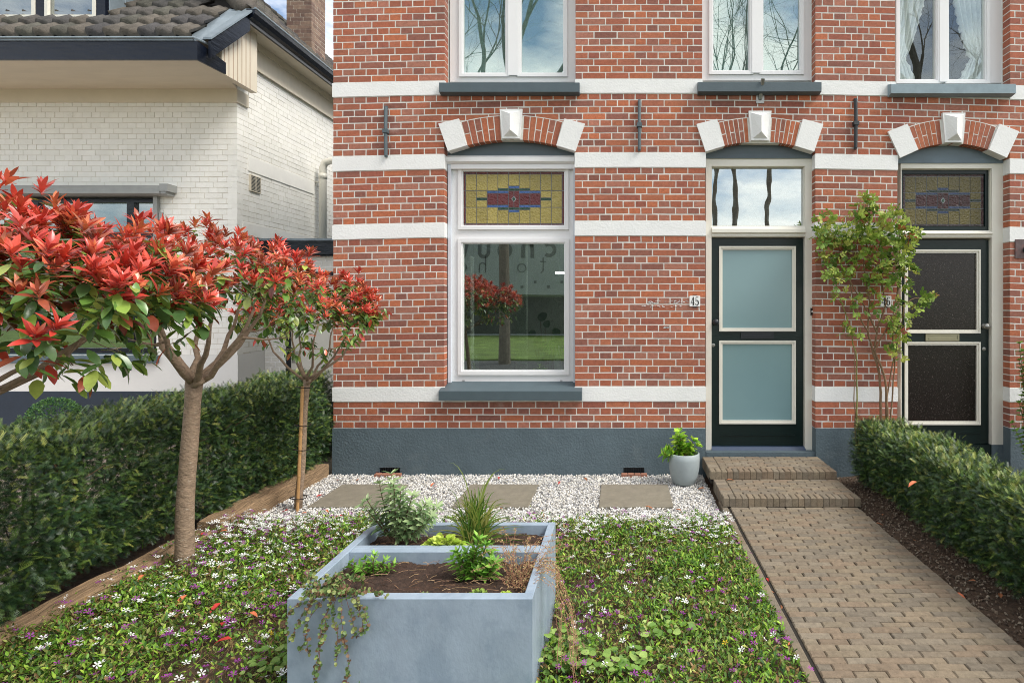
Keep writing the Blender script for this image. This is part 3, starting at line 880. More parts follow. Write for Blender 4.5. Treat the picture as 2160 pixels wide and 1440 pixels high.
mb = MB(); mb.box(XF(1893), XF(2115), D+.02, YF+.08, -.02, .055); mb.build('doorstep', m_plinth, house)
# doorbell on the frame
mb = MB(); bx, bz = XF(1710), ZF(657); mb.box(bx-.013, bx+.013, YF-.048, YF-.0305, bz-.035, bz+.035)
bell = mb.build('doorbell', m_ink, house)
mb = MB(); mb.lathe_y((bx, YF-.0485, bz), [(.0085, -.001), (.0085, .004), (.004, .006), (0, .006)]); mb.build('button', m_enamel, bell)

# number plates, serif figures with thick and thin strokes
def digit(mb, ch, x, z, w_, h, y):
    A = lambda pts: [(x + a*w_, z + b*h) for a, b in pts]
    tk, tn = .32*w_, .13*w_
    def arc(cx, cz, rx, rz, a0, a1, n=14): return [(cx+rx*cos(rad(a0+(a1-a0)*i/n)), cz+rz*sin(rad(a0+(a1-a0)*i/n))) for i in range(n+1)]
    if ch == '4':
        mb.ribbon(A([(.68, 0), (.68, 1)]), tk, y); mb.ribbon(A([(.68, 1), (.02, .30)]), tn, y-.0003); mb.ribbon(A([(0, .27), (1, .27)]), tn, y-.0006)
        mb.ribbon(A([(.42, .02), (.95, .02)]), tn*.7, y-.0009)
    if ch == '5':
        mb.ribbon(A([(.16, .97), (.85, .97)]), tk*.55, y); mb.ribbon(A([(.2, .98), (.14, .52)]), tn, y-.0003)
        p = arc(.42, .30, .44, .30, 130, -140); mb.ribbon(A(p), [tn + (tk-tn)*max(0, sin(pi*i/(len(p)-1))) for i in range(len(p))], y-.0006)
        mb.ribbon(A([(.02, .16), (.2, .16)]), tk*.7, y-.0009)
    if ch == '6':
        p = arc(.5, .29, .38, .28, 0, 360, 22); mb.ribbon(A(p), [tn + (tk-tn)*abs(cos(2*pi*i/22)) for i in range(23)], y)
        p = arc(.62, .46, .52, .52, 100, 200); mb.ribbon(A(p), [tn + (tk-tn)*i/(len(p)-1) for i in range(len(p))], y-.0003)
        mb.ribbon(A([(.66, .9), (.86, .9)]), tk*.7, y-.0006)
def plate(px, py, txt, label):
    x, z = PX(px), PZ(py); h = .051; r = .008; y = D-.012
    pts = []
    for cx_, cz_, a0 in ((x+h-r, z+h-r, 0), (x-h+r, z+h-r, 90), (x-h+r, z-h+r, 180), (x+h-r, z-h+r, 270)):
        pts += [(cx_+r*cos(rad(a0+t)), cz_+r*sin(rad(a0+t))) for t in (0, 30, 60, 90)]
    mb = MB(); mb.prism_y(pts[::-1], y, D+.001)
    o = mb.build('number_plate', m_enamel, house); o['label'] = label
    mb = MB(); digit(mb, txt[0], x-.038, z-.040, .034, .080, y); digit(mb, txt[1], x+.004, z-.040, .034, .080, y)
    mb.build('figures', m_ink, o)
    for mb in (MB().box(x-.02, x+.02, D-.008, D-.001, z+h-.002, z+h+.008), MB().box(x-.016, x+.016, D-.008, D-.001, z-h-.009, z-h+.002)):
        mb.build('bracket', m_ink, o)
plate(1465.5, 635, '45', 'white enamel house number plate 45 left of the frosted door')
plate(1868, 635, '46', 'white enamel house number plate 46 behind the rose stems')

mb = MB()   # remnants of white paint on the bricks left of plate 45
for _ in range(70):
    px, py = random.choice([(random.uniform(1366, 1452), random.uniform(633, 639)), (random.uniform(1345, 1440), random.uniform(643, 648)), (random.uniform(1400, 1412), random.uniform(688, 692)), (random.uniform(1366, 1385), random.gauss(638, 2))])
    x, z = PX(px), PZ(py); a, b = random.uniform(.003, .016), random.uniform(.001, .004)
    mb.prism_y([(x-a, z), (x-a*.3, z-b), (x+a, z-b*.4), (x+a*.6, z+b), (x-a*.5, z+b*.8)], D-.0035, D+.001)
mb.build('paint_remnants', m_band, wall)['kind'] = 'stuff'
# wall anchors, flagpole bracket, plate at the right edge
for px, y0_, y1_, mt in ((816, 228, 330, m_greypaint), (1348.5, 215, 317, m_greypaint), (1803, 212, 313, m_iron)):
    x = PX(px); mb = MB(); zt_, zb_ = PZ(y0_), PZ(y1_); zm = (zt_+zb_)/2
    mb.tube([(x, D-.022, zb_), (x, D-.030, zm), (x, D-.022, zt_)], .0165, 6)
    mb.box(x-.024, x+.024, D-.052, D+.002, zm-.018, zm+.018); mb.box(x-.012, x+.012, D-.03, D+.001, zb_-.012, zb_+.01); mb.box(x-.012, x+.012, D-.03, D+.001, zt_-.01, zt_+.012)
    mb.build('wall_anchor', mt, house)
x, z = PX(1603), PZ(210); mb = MB(); mb.box(x-.038, x+.038, D-.01, D+.001, z-.04, z+.04)
mb.tube([(x, D-.01, z), (x+.002, D-.03, z+.05), (x+.006, D-.10, z+.16)], .019, 12)
mb.tube([(x+.006, D-.1005, z+.161), (x+.0062, D-.102, z+.163)], .014, 12, (.05, .05, .05))
mb.build('flagpole_bracket', m_steel, house)
x, z = PX(2150), PZ(525); mb = MB(); mb.box(x-.045, x+.16, D-.014, D+.001, z-.09, z+.09)
pl_ = mb.build('wall_plate', M('rusty_plate', srgb(86, 70, 70), .5, var=.5, ns=12, dirt=(srgb(120, 60, 50), 9, .5, .8)), house)
mb = MB(); mb.lathe_y((x+.06, D-.0145, z-.01), [(0, 0), (.035, 0), (.03, .03), (0, .035)]); mb.build('plate_knob', m_iron, pl_)

# inner rooms (seen through the clear panes)
mb = MB()
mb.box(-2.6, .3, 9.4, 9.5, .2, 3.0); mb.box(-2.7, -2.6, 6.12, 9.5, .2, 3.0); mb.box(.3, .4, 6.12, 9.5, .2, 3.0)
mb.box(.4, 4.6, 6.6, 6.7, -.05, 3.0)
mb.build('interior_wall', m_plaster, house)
mb = MB(); mb.box(-2.7, 5.1, 6.08, 9.5, 3.0, 3.1); mb.box(HX0, HX1, D+.3, 10, HTOP-.05, HTOP+.15); mb.build('ceiling', m_ceil, house)  # second box: unseen cap added over the house to keep light out
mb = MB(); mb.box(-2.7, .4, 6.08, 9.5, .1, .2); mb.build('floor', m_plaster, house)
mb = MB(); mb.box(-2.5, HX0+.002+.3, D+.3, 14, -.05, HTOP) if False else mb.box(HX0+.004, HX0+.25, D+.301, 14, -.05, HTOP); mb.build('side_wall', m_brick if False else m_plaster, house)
mb = MB(); mb.tube([(-1.24, 7.5, .2), (-1.24, 7.5, 3.0)], .075, 20, cap=False); mb.build('column', m_col, house, smooth=True)
mb = MB(); mb.box(XF(950), XF(1215), YF+.072, YF+.30, ZF(806)-.02, ZF(790)); mb.build('inner_sill', m_pvc, house)
ml = bpy.data.materials.new('ceiling_lamp_glow'); ml.use_nodes = True
e_ = ml.node_tree.nodes['Principled BSDF']; e_.inputs['Emission Color'].default_value = (1, 1, .96, 1); e_.inputs['Emission Strength'].default_value = 26
lamp = thing('ceiling_lamp', (-.6, 8.3, 3.0), 'lit flat white ceiling lamp inside behind the ground floor window', 'lamp')
mb = MB(); mb.box(-.90, -.25, 8.22, 8.36, 2.05, 2.07); mb.build('light_panel', ml, lamp)
for x in (-.85, -.33): MB().tube([(x, 8.32, 2.08), (x, 8.32, 2.998)], .003, 5).build('cord', m_iron, lamp)

# ================================================================== WHITE NEIGHBOUR HOUSE
YW, XS = 7.45, -4.75
wh = thing('white_house', (-7.0, YW, 0), 'white painted brick house with dark tiled hip roof and navy gutters', 'house')
PALW = [srgb(237, 236, 230), srgb(234, 233, 226)]
def WZ(py): return PZ(py, YW)
def WX(px): return PX(px, YW)
zb0, zb1 = WZ(748), WZ(214)
wx0, wx1, wz0, wz1 = -9.6, WX(330), WZ(747), WZ(410)
rw = brick_rows(zb0, zb1, int(round((zb1-zb0)/.0664)))
mb = MB(); brick_field(mb, -10.0, XS, rw, [(wx0, wx1, wz0, wz1)], lambda u, d, z: (u, YW+d, z), J=.006, jit=.0022, pal=PALW, jc=.012)
fw = mb.build('front_wall', m_wbrick, wh); 
mb = MB()
for a, b, c, d in ((-10., wx0, zb0, zb1), (wx1, XS-.002, zb0, zb1), (wx0, wx1, wz1, zb1)): mb.box(a, b, YW+.0035, YW+.25, c, d)
mb.build('joint_surface', m_wjoint, fw)
sz1 = 4.67
rw2 = brick_rows(1.02, sz1, 55)
mb = MB(); brick_field(mb, YW+.001, 14.5, rw2, [], lambda u, d, z: (XS-d, u, z), J=.006, jit=.0022, pal=PALW, jc=.012, par0=1)
sw_ = mb.build('side_wall', m_wbrick, wh)
mb = MB(); mb.box(XS-.25, XS-.0035, YW+.26, 14.5, 1.02, sz1); mb.build('joint_surface', m_wjoint, sw_)
mb = MB(); mb.box(-10, XS+.006, YW-.006, YW+.26, WZ(825), WZ(748)); mb.box(XS-.26, XS+.006, YW+.2605, 14.5, .55, 1.018)
mb.build('rendered_base', m_wrender, wh)
mb = MB(); mb.box(-10, XS+.012, YW-.014, YW+.26, -.05, WZ(825.3)); mb.build('plinth', m_navyp, wh)
mb = MB(); mb.box(XS-.07, XS+.02, YW-.02, YW-.0065, WZ(825), WZ(748)); mb.build('corner_strip', m_wrender, wh)
# frieze, soffit and gutter of the front
zs_ = 4.28
mb = MB(); mb.box(-10, XS+.02, YW-.03, YW+.2, WZ(217), zs_); mb.box(XS-.2, XS+.02, YW+.2005, 14.5, sz1, 5.02)
mb.box(XS+.0205, XS+.04, YW+.1, 14.5, sz1-.01, sz1+.03); mb.box(XS+.0205, XS+.035, YW+.1, 14.5, 4.93, 5.02)
mb.build('frieze', m_creamb, wh)
Yg = 6.52
XE = -4.56
mb = MB()
mb.add([(-10, Yg+.02, zs_), (-4.62, Yg+.02, zs_), (XE, 6.9, zs_), (XS+.02, YW-.03, zs_), (-10, YW-.03, zs_),
        (-10, Yg+.02, zs_+.02), (-4.62, Yg+.02, zs_+.02), (XE, 6.9, zs_+.02), (XS+.02, YW-.03, zs_+.02), (-10, YW-.03, zs_+.02)],
       [[0, 4, 3, 2, 1], [5, 6, 7, 8, 9], [0, 1, 6, 5], [1, 2, 7, 6], [2, 3, 8, 7]])
# side soffit under the side gutter
mb.box(XS+.02, -4.47, 7.2, 14.5, 5.02, 5.035)
mb.build('soffit', m_creamb, wh)
zgt = 4.50
mb = MB()
mb.box(-10, -4.6, Yg-.012, Yg+.012, zs_-.012, zgt-.03)                 # front fascia board
mb.hexa([(-4.6, Yg-.012, zs_-.012), (-4.58, Yg-.012, zs_-.012), (XE+.02, 6.92, zs_-.012), (XE, 6.92, zs_-.012),
         (-4.6, Yg-.012, zgt-.03), (-4.58, Yg-.012, zgt-.03), (XE+.02, 6.92, zgt-.1), (XE, 6.92, zgt-.1)])
# raking verge board from the low front gutter up to the side gutter
v0 = np.array([XE+.01, 6.60, zgt+.05]); v1 = np.array([-4.46, 7.22, 5.13])
def rake(p0, p1, h, t, off=0.):
    p0 = np.array(p0); p1 = np.array(p1)
    a = [(p0[0], p0[1], p0[2]-h), (p0[0]+t, p0[1], p0[2]-h), (p1[0]+t, p1[1], p1[2]-h), (p1[0], p1[1], p1[2]-h)]
    b = [(p0[0], p0[1], p0[2]), (p0[0]+t, p0[1], p0[2]), (p1[0]+t, p1[1], p1[2]), (p1[0], p1[1], p1[2])]
    mb.hexa(a+b)
rake((XE+.022, 6.62, zgt+.03), (-4.47, 7.21, 5.10), .20, .03)
# side gutter box
mb.box(-4.47, -4.44, 7.2, 14.5, 4.99, 5.10)
mb.prism_y([(-4.438, 5.03), (-4.40, 5.05), (-4.37, 5.10), (-4.36, 5.15), (-4.47, 5.15), (-4.47, 5.101), (-4.438, 5.101)], 7.18, 14.5)
mb.build('fascia', m_navy, wh)
mb = MB()   # zinc gutter rims, verge cover
mb.tube([(-10, Yg-.03, zgt), (-4.6, Yg-.03, zgt), (XE-.0, 6.66, zgt+.0)], .014, 8)
mb.box(-10, -4.62, Yg-.025, Yg+.05, zgt-.03, zgt-.012)
mb.hexa([(XE-.02, 6.60, zgt+.03), (XE+.07, 6.60, zgt+.03), (-4.39, 7.22, 5.15), (-4.50, 7.22, 5.15), (XE-.02, 6.60, zgt+.055), (XE+.07, 6.60, zgt+.055), (-4.39, 7.22, 5.175), (-4.50, 7.22, 5.175)])
mb.hexa([(XE-.17, 6.60, zgt+.03), (XE-.03, 6.60, zgt+.0), (-4.52, 7.20, 5.1), (-4.68, 7.20, 5.12), (XE-.17, 6.60, zgt+.06), (XE-.03, 6.60, zgt+.03), (-4.52, 7.20, 5.13), (-4.68, 7.20, 5.16)])
mb.tube([(-4.36, 7.17, 5.155), (-4.36, 14.5, 5.155)], .012, 8)
mb.build('gutter', m_leadfl, wh)
mb = MB()   # boarded cheek between the eaves
ck = [(YW+.1, zs_), (7.2, 5.02), (6.95, 4.93), (6.72, 4.55), (6.72, zs_-.0)]
mb.prism_x([(6.9, zs_+.001), (YW+.12, zs_+.001), (YW+.12, 5.02), (7.18, 5.02), (6.9, 4.62)][::-1], -4.66, -4.575)
ckp = mb.build('cheek', m_creamb, wh)
mb = MB()
for k in range(7): mb.box(-4.5745, -4.571, 6.94+k*.08, 6.946+k*.08, zs_+.0, min(5.0, 4.66+.9*(k*.08)+.0))
mb.build('board_joint', M('board_shadow_gap', srgb(176, 150, 132), .7), ckp)
# roof tiles
def zr(y): return 4.52 + .9*(y-6.55)
def tiles(mb, x0, x1, y0, ncourse, fpos, pitch=.19, gauge=.31, hip=None):
    prof = []
    K = 8
    for r in range(ncourse):
        t0, t1 = r*gauge, (r+1)*gauge + .03
        nt_ = int((x1-x0)/pitch)
        for i in range(nt_):
            xa = x0 + i*pitch
            if hip and xa + pitch > hip(r): continue
            c = np.array(random.choice([srgb(84, 80, 76), srgb(76, 74, 72), srgb(92, 86, 78), srgb(82, 80, 72), srgb(70, 68, 68)]))*random.uniform(.88, 1.12)
            vs_ = []
            for t, lift in ((t0-.006, .0), (t0, .048), (t1, .002)):
                for k in range(K+1):
                    u = k/K
                    h = .052*(.5+.5*cos(2*pi*(u-.28))) + .015*cos(4*pi*(u-.1))
                    vs_.append(fpos(xa+u*pitch, t, h+lift+ (0 if lift or t > t0 else -.03)))
            f = [(j*(K+1)+k, j*(K+1)+k+1, (j+1)*(K+1)+k+1, (j+1)*(K+1)+k) for j in range(2) for k in range(K)]
            mb.add(vs_, np.array(f), c)
ca, sa = cos(math.atan(.9)), sin(math.atan(.9))
mb = MB()
tiles(mb, -10, -4.66, 0, 9, lambda x, t, h: (x, 6.58+t*ca - h*sa, zr(6.58)+t*sa + h*ca), hip=lambda r: -4.66 if r < 3 else -4.70-.31*ca*(r-2.2))
mb.build('roof', m_tile, wh, smooth=True)
mb = MB()
sl = math.atan(.95)
tiles(mb, 7.2, 14.6, 0, 9, lambda y, t, h: (-4.47-t*cos(sl)+h*sin(sl), y, 5.12+t*sin(sl)+h*cos(sl)), hip=None)
mb.build('side_roof', m_tile, wh, smooth=True)
mb = MB()   # hip ridge cap and roof body
mb.tube([(-4.50, 7.24, 5.17), (-6.4, 9.14, 6.93)], .13, 10, srgb(100, 94, 88))
mb.build('hip_ridge', m_tile, wh, smooth=True)
mb = MB(); mb.add([(-10, 6.58, 4.50), (-4.6, 6.58, 4.50), (-4.52, 7.25, 5.10), (-4.52, 14.5, 5.10), (-7, 14.5, 7.2), (-7, 9.6, 7.2), (-10, 9.6, 7.2), (-10, 14.5, 7.2)],
                  [[0, 1, 2, 5, 6], [2, 3, 4, 5], [5, 4, 7, 6]]); mb.build('roof_boarding', M('roof_felt', srgb(60, 56, 54), .9), wh)
# dormer
Yd = 6.95
dx1 = PX(222, Yd)
def DX(px): return PX(px, Yd)
def DZ(py): return PZ(py, Yd)
mb = MB(); zc0 = DZ(50); zc1 = 6.2
mb.box(-9, dx1, Yd, Yd+.05, zc0, DZ(38)); mb.box(DX(203), dx1, Yd, Yd+.05, DZ(38), zc1); mb.box(DX(76), DX(93), Yd, Yd+.05, DZ(38), zc1)
mb.box(-9, DX(76), Yd+.0, Yd+.05, zc1-.05, zc1+.1)
dm = mb.build('dormer', m_navy, wh); dm['label'] = 'dormer window with navy frame at the top left'
mb = MB()
for a, b in ((-420, 74), (95, 202)):
    frame(mb, DX(a), DX(b), DZ(38.5), zc1-.06, .035, Yd-.01, Yd+.03)
mb.build('sash', m_cream, dm)
pane(-9, DX(202), DZ(38), zc1, Yd+.034, g_dark, dm)
mb = MB(); mb.box(-9, dx1-.03, Yd+.2, Yd+.25, zc0, zc1); mb.build('backing', M('dark_interior', srgb(40, 42, 44), .9), dm)
mb = MB(); mb.prism_x([(Yd+.0505, zc0-.02), (Yd+1.75, 6.45), (Yd+.0505, 6.45)][::-1], dx1-.02, dx1); mb.box(-9.1, dx1+.1, Yd-.1, 8.7, 6.30, 6.4)
mb.box(-9, dx1+.06, Yd-.05, Yd+.0, zc0-.045, zc0-.005)
for k in range(3): mb.tube([(dx1+.002, Yd+.06+k*.22, zc0+.02+.9*k*.22), (dx1+.002, Yd+.06+k*.22, 6.3)], .006, 5)
mb.build('cheek', m_leadfl, dm)
# chimney
mb = MB(); PALC = [srgb(120, 98, 84), srgb(110, 88, 76), srgb(128, 106, 90), srgb(104, 82, 72)]
rows_c = brick_rows(5.3, 8.0, 41)
cx0, cx1, cy0, cy1 = -5.50, -5.09, 9.9, 10.36
brick_field(mb, cx0, cx1, rows_c, [], lambda u, d, z: (u, cy0+d, z), SL=.205, J=.008, pal=PALC)
brick_field(mb, cy0, cy1, rows_c, [], lambda u, d, z: (cx1-d, u, z), SL=.205, J=.008, pal=PALC, par0=1)
mb.box(cx0+.002, cx1-.0025, cy0+.0025, cy1, 5.3, 8.0, srgb(186, 176, 160))
ch_ = mb.build('chimney', m_brick, wh)
mb = MB()
for k in range(3): mb.box(cx1-.10+.0, cx1+.012, cy0-.012, cy0+.02, 5.35, 5.62) if k == 0 else mb.box(cx1-.10-.14*k, cx1-.102-.14*(k-1), cy0-.012, cy0+.02, 5.4+.12*k, 5.64+.16*k)
mb.build('stepped_flashing', m_leadfl, ch_)

# ground floor window of the white house
mb = MB(); yw = YW+.05
fz0, fz1 = WZ(745), WZ(416)
frame(mb, -9.55, WX(328), fz0, fz1, .06, yw, yw+.08)
for px in (64, 268): mb.box(WX(px)-.045, WX(px)+.045, yw, yw+.08, fz0+.06, fz1-.06)
mb.box(-9.49, WX(328)-.06, yw-.001, yw+.079, WZ(500), WZ(488))
nw = mb.build('window', m_navy, wh); nw['label'] = 'wide navy framed window of the white house behind the red crowns'
pane(-9.5, WX(328)-.02, fz0+.02, fz1-.02, yw+.04, g_dark, nw)
mb = MB(); mb.box(-9.6, WX(327), yw+.5, yw+.55, .6, 4.0); mb.build('backing', M('dark_room', srgb(64, 70, 66), .9, var=.4, ns=1.5), nw)
mb = MB(); mb.prism_x([(YW-.06, WZ(765)), (YW-.06, WZ(752)), (YW+.06, WZ(745)), (YW+.06, WZ(765))], -9.7, WX(337)); mb.build('sill', m_plinth, nw)
mb = MB(); mb.box(WX(329), WX(338), YW-.05, YW+.0, WZ(560), WZ(412)); mb.box(WX(340), WX(345), YW-.04, YW-.0, WZ(560), WZ(448)); mb.build('guide_rail', m_awn, nw)
mb = MB(); Ya = YW-.13
mb.prism_x([(YW-.001, PZ(388, Ya)), (Ya, PZ(391, Ya)), (Ya-.02, PZ(397, Ya)), (Ya-.02, PZ(409, Ya)), (Ya+.01, PZ(411, Ya)), (YW-.001, PZ(411, Ya))], -9.5, PX(352, Ya))
mb.box(-9.5, PX(340, Ya), Ya-.032, Ya-.0205, PZ(409, Ya), PZ(404, Ya))
mb.box(PX(340, Ya), PX(357, Ya), Ya-.03, YW-.002, PZ(404, Ya), PZ(389, Ya)+.003)
mb.build('awning_box', m_awn, nw)
# side wall details
mb = MB(); mb.box(XS+.0005, XS+.012, 7.66, 9.3, 3.33, 3.52); mb.box(XS+.0005, XS+.014, 7.55, 14, 2.5, 2.66)
mb.build('lintel', M('white_wall_paint', srgb(238, 237, 231), .65, var=.04), wh)
mb = MB(); ym = 7.80; mb.box(XS+.001, XS+.02, ym-.11, ym+.11, 3.08, 3.29)
vv = mb.build('air_grille', m_creamb, wh)
mb = MB()
for k in range(11):
    mb.box(XS+.0205, XS+.023, ym-.095, ym-.01, 3.095+k*.0175, 3.103+k*.0175); mb.box(XS+.0205, XS+.023, ym+.01, ym+.095, 3.095+k*.0175, 3.103+k*.0175)
mb.build('slot', m_iron, vv)
mb = MB(); yq = 9.35; xq = XS+.12
mb.tube([(-3.6, 9.35, 3.86), (xq+.12, 9.35, 3.86), (xq+.03, 9.35, 3.83), (xq, 9.35, 3.75), (xq, 9.35, 2.5)], .055, 12)
mb.tube([(xq, 9.35, 3.58), (xq, 9.35, 3.66)], .063, 12); mb.box(XS+.001, xq-.05, 9.34, 9.36, 3.52, 3.54)
mb.build('drainpipe', m_cream, wh, smooth=True)

# annex between the houses
YA = 8.0
def AX(px): return PX(px, YA)
def AZ(py): return PZ(py, YA)
an = thing('annex', (-3.6, YA, 0), 'low white annex with navy fascia and a door between the two houses', 'annex')
xa0, xa1 = XS+.013, -2.0
mb = MB(); dx0_, dx1_, dz1 = AX(603), AX(705)+.15, AZ(573)
ra = brick_rows(.02, AZ(540), 32)
brick_field(mb, xa0, xa1, ra, [(dx0_, dx1_, -1, dz1)], lambda u, d, z: (u, YA+d, z), J=.007, jit=.002, pal=[srgb(226, 224, 216)], jc=.02)
mb.box(xa0, dx0_-.002, YA+.003, YA+.2, 0, AZ(540)); mb.box(dx1_+.002, xa1, YA+.003, YA+.2, 0, AZ(540)); mb.box(dx0_, dx1_, YA+.003, YA+.2, dz1, AZ(540))
mb.build('wall', m_wbrick, an)
mb = MB(); mb.box(xa0, xa1, YA-.10, YA+.2, AZ(538), AZ(510)); mb.box(xa0, xa1, YA-.06, YA+.0, AZ(541), AZ(538.3)); mb.build('fascia', m_navy, an)
mb = MB(); mb.box(xa0, xa1, YA-.13, YA+3, AZ(509.7), AZ(505)); mb.build('roof', m_leadfl, an)
mb = MB(); mb.box(dx0_, dx0_+.05, YA+.01, YA+.08, 0, dz1); mb.box(dx1_-.05, dx1_, YA+.01, YA+.08, 0, dz1); mb.box(dx0_+.05, dx1_-.05, YA+.01, YA+.08, dz1-.05, dz1)
mb.build('door_frame', m_navy, an)
mb = MB(); mb.box(dx0_+.052, dx1_-.052, YA+.03, YA+.07, .02, dz1-.052); dl = mb.build('door', m_cream, an)
mb = MB(); hx, hz = AX(617), AZ(748); mb.box(hx-.02, hx+.02, YA+.02, YA+.0295, hz-.11, hz+.09); mb.tube([(hx, YA+.02, hz+.02), (hx, YA-.02, hz+.02), (hx+.09, YA-.02, hz+.02)], .009, 8)
mb.build('handle', m_steel, dl)
# small iron railing by the house corner
rl = thing('iron_railing', (-3.0, 6.6, 0), 'small black iron railing beside the corner of the brick house', 'railing')
mb = MB()
for k in range(14): mb.tube([(-3.75+k*.085, 6.6, -.02), (-3.75+k*.085, 6.6, .60)], .008, 6)
mb.build('bars', m_dkmetal, rl)
mb = MB(); mb.box(-3.8, -2.6, 6.592, 6.608, .54, .56); mb.box(-3.8, -2.6, 6.592, 6.608, .06, .08); mb.build('rails', m_dkmetal, rl)

# ================================================================== VEGETATION
# yew sprig: a twig with flat rows of needles
def yew_template(nn=7):
    v, f = [], []
    for i in range(nn):
        y = .12 + .86*i/nn; L = .27*(1-.45*i/nn)
        for sg in (-1, 1):
            b = len(v); w_ = .034
            v += [(sg*.004, y-w_, 0), (sg*.004, y+w_, 0), (sg*L, y+.17+w_*.5, .03), (sg*L, y+.17-w_*.4, .03)]
            f.append((b, b+1, b+2, b+3))
    b = len(v); v += [(-.014, 0, 0), (.014, 0, 0), (.006, 1.1, 0), (-.006, 1.1, 0)]; f.append((b, b+1, b+2, b+3))
    v = np.array(v); v[:, 2] -= .12*v[:, 1]**2
    return v, np.array(f)
YT, YFc = yew_template()
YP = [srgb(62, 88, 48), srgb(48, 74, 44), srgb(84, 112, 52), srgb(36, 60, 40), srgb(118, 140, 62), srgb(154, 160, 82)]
def yew_hedge(name, label, surf, n_side, n_top, top_p, group=None):
    """surf(kind, n) -> points on the hedge's skin and outward directions"""
    mb = MB()
    for kind, n in (('side', n_side), ('top', n_top), ('far', n_side//4), ('end', n_side//7)):
        p, o = surf(kind, n)
        n = len(p)
        dep = RNG.uniform(0, 1, n)**1.1*.16
        p = p - o*dep[:, None] + o*(.02*RNG.uniform(-1, 1, (n, 1)))
        d = nrm(o*RNG.uniform(.2, 1.1, (n, 1)) + rdir(n)*.8 + np.array([0, 0, .3]))
        nh = nrm(rdir(n)*.5 + np.array([0, 0, 1.]) + o*.5)
        s = RNG.uniform(.028, .058, n)
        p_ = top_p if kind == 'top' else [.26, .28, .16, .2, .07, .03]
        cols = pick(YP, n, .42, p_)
        scatter(mb, YT, YFc, p, d, nh, s, cols)
    return mb
def add_twigs(mb, pts, outs, n):
    pass
# left hedge: axis from behind the near sleeper to the house corner
def hl_axis(t):        # t 0 = near camera, 1 = at the house
    y = 1.4 + (5.98-1.4)*t
    xr = -3.13 + .17*t + .05*math.sin(t*9) if np.isscalar(t) else -3.13 + .17*t + .05*np.sin(t*9)
    return xr, y
def surfL(kind, n):
    t = RNG.uniform(0, 1, n); xr, y = hl_axis(t)
    ztop = .865 + .05*vnoise(y, y*0, 5, 2.) + .055*t
    wd = .50
    if kind == 'side':
        z = RNG.uniform(.10, 1, n)*ztop
        u = z/ztop
        bul = .07*(vnoise(y, z, 8, 2.4)-.5)*2
        x = xr + .13*np.sin(u*pi)**.7 - .10*np.clip((u-.86)/.14, 0, 1)**2 + bul
        o = nrm(np.stack([np.ones(n), -.05*np.ones(n), .3*(u-.4)], -1))
    elif kind == 'far':
        z = RNG.uniform(.1, 1, n)*ztop; x = xr - wd + 0*z; o = np.tile([-1., 0, .1], (n, 1))
    elif kind == 'end':
        z = RNG.uniform(.1, 1, n)*ztop; x = xr - RNG.uniform(-.1, wd, n); y = np.where(RNG.random(n) < .7, 5.98, 1.4); o = np.stack([0*z, np.where(y > 4, 1., -1.), 0*z+.1], -1)
    else:
        x = xr + .08 - RNG.uniform(0, 1, n)*(wd+.08); z = ztop + .03*(vnoise(x, y, 4, 5.)-.5); o = np.tile([.1, 0, 1.], (n, 1))
    return np.stack([x, y, z], -1), o
hd = thing('yew_hedge', (-3.35, 3.6, 0), 'long dark green clipped yew hedge on the left behind the sleepers', 'hedge')
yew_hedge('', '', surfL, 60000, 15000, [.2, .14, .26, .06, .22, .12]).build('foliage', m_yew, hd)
mb = MB()
for i in range(70):        # woody stems inside
    t = i/69; xr, y = hl_axis(t); x = xr - .2 + random.uniform(-.1, .1); y += random.uniform(-.03, .03)
    p = [(x, y, -.05)]
    for k in range(4): p.append((p[-1][0]+random.uniform(-.06, .06), p[-1][1]+random.uniform(-.06, .06), .2+k*.2))
    mb.tube(p, [.018, .014, .01, .007, .004], 5)
    for k in range(5):
        a = p[1+k % 3]; mb.tube([a, (a[0]+random.uniform(-.2, .22), a[1]+random.uniform(-.12, .12), a[2]+random.uniform(.05, .25))], [.006, .002], 4)
mb.build('stem', m_twig, hd)
def surfR(kind, n):
    t = RNG.uniform(0, 1, n); y = 2.0 + 3.42*t
    xl = 2.14 - .02*t + .03*np.sin(y*3); ztop = .55 + .05*vnoise(y, 0*y, 9, 2.5); wd = .40
    if kind == 'side':
        z = RNG.uniform(.07, 1, n)*ztop; u = z/ztop
        x = xl - .06*np.sin(u*pi) + .05*(1-u)**2 + .09*np.clip((u-.75)/.25, 0, 1)**2 + .07*(vnoise(y, z, 12, 3.)-.5); o = nrm(np.stack([-np.ones(n), 0*u, .35*(u-.3)], -1))
    elif kind == 'far':
        z = RNG.uniform(.1, 1, n)*ztop; x = xl + wd; o = np.tile([1., 0, .1], (n, 1))
    elif kind == 'end':
        z = RNG.uniform(.07, 1, n)*ztop; x = xl + RNG.uniform(0, wd, n); y = np.where(RNG.random(n) < .6, 5.42, 2.0); o = np.stack([0*z, np.where(y > 4, 1., -1.), 0*z+.1], -1)
    else:
        x = xl + RNG.uniform(0, 1, n)*wd; z = ztop + .04*(vnoise(x, y, 14, 5.)-.5); o = np.tile([0., 0, 1.], (n, 1))
    return np.stack([x, y, z], -1), o
hd2 = thing('yew_hedge', (2.3, 3.7, 0), 'low clipped yew hedge on the right between the brick path and the second door', 'hedge')
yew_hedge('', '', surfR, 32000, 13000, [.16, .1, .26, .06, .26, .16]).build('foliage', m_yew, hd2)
mb = MB()
for i in range(40):
    y = 2.05 + 3.3*i/39; x = 2.32 + random.uniform(-.06, .06); p = [(x, y, -.05)]
    for k in range(3): p.append((p[-1][0]+random.uniform(-.05, .05), p[-1][1]+random.uniform(-.05, .05), .13+k*.15))
    mb.tube(p, [.014, .01, .007, .003], 5)
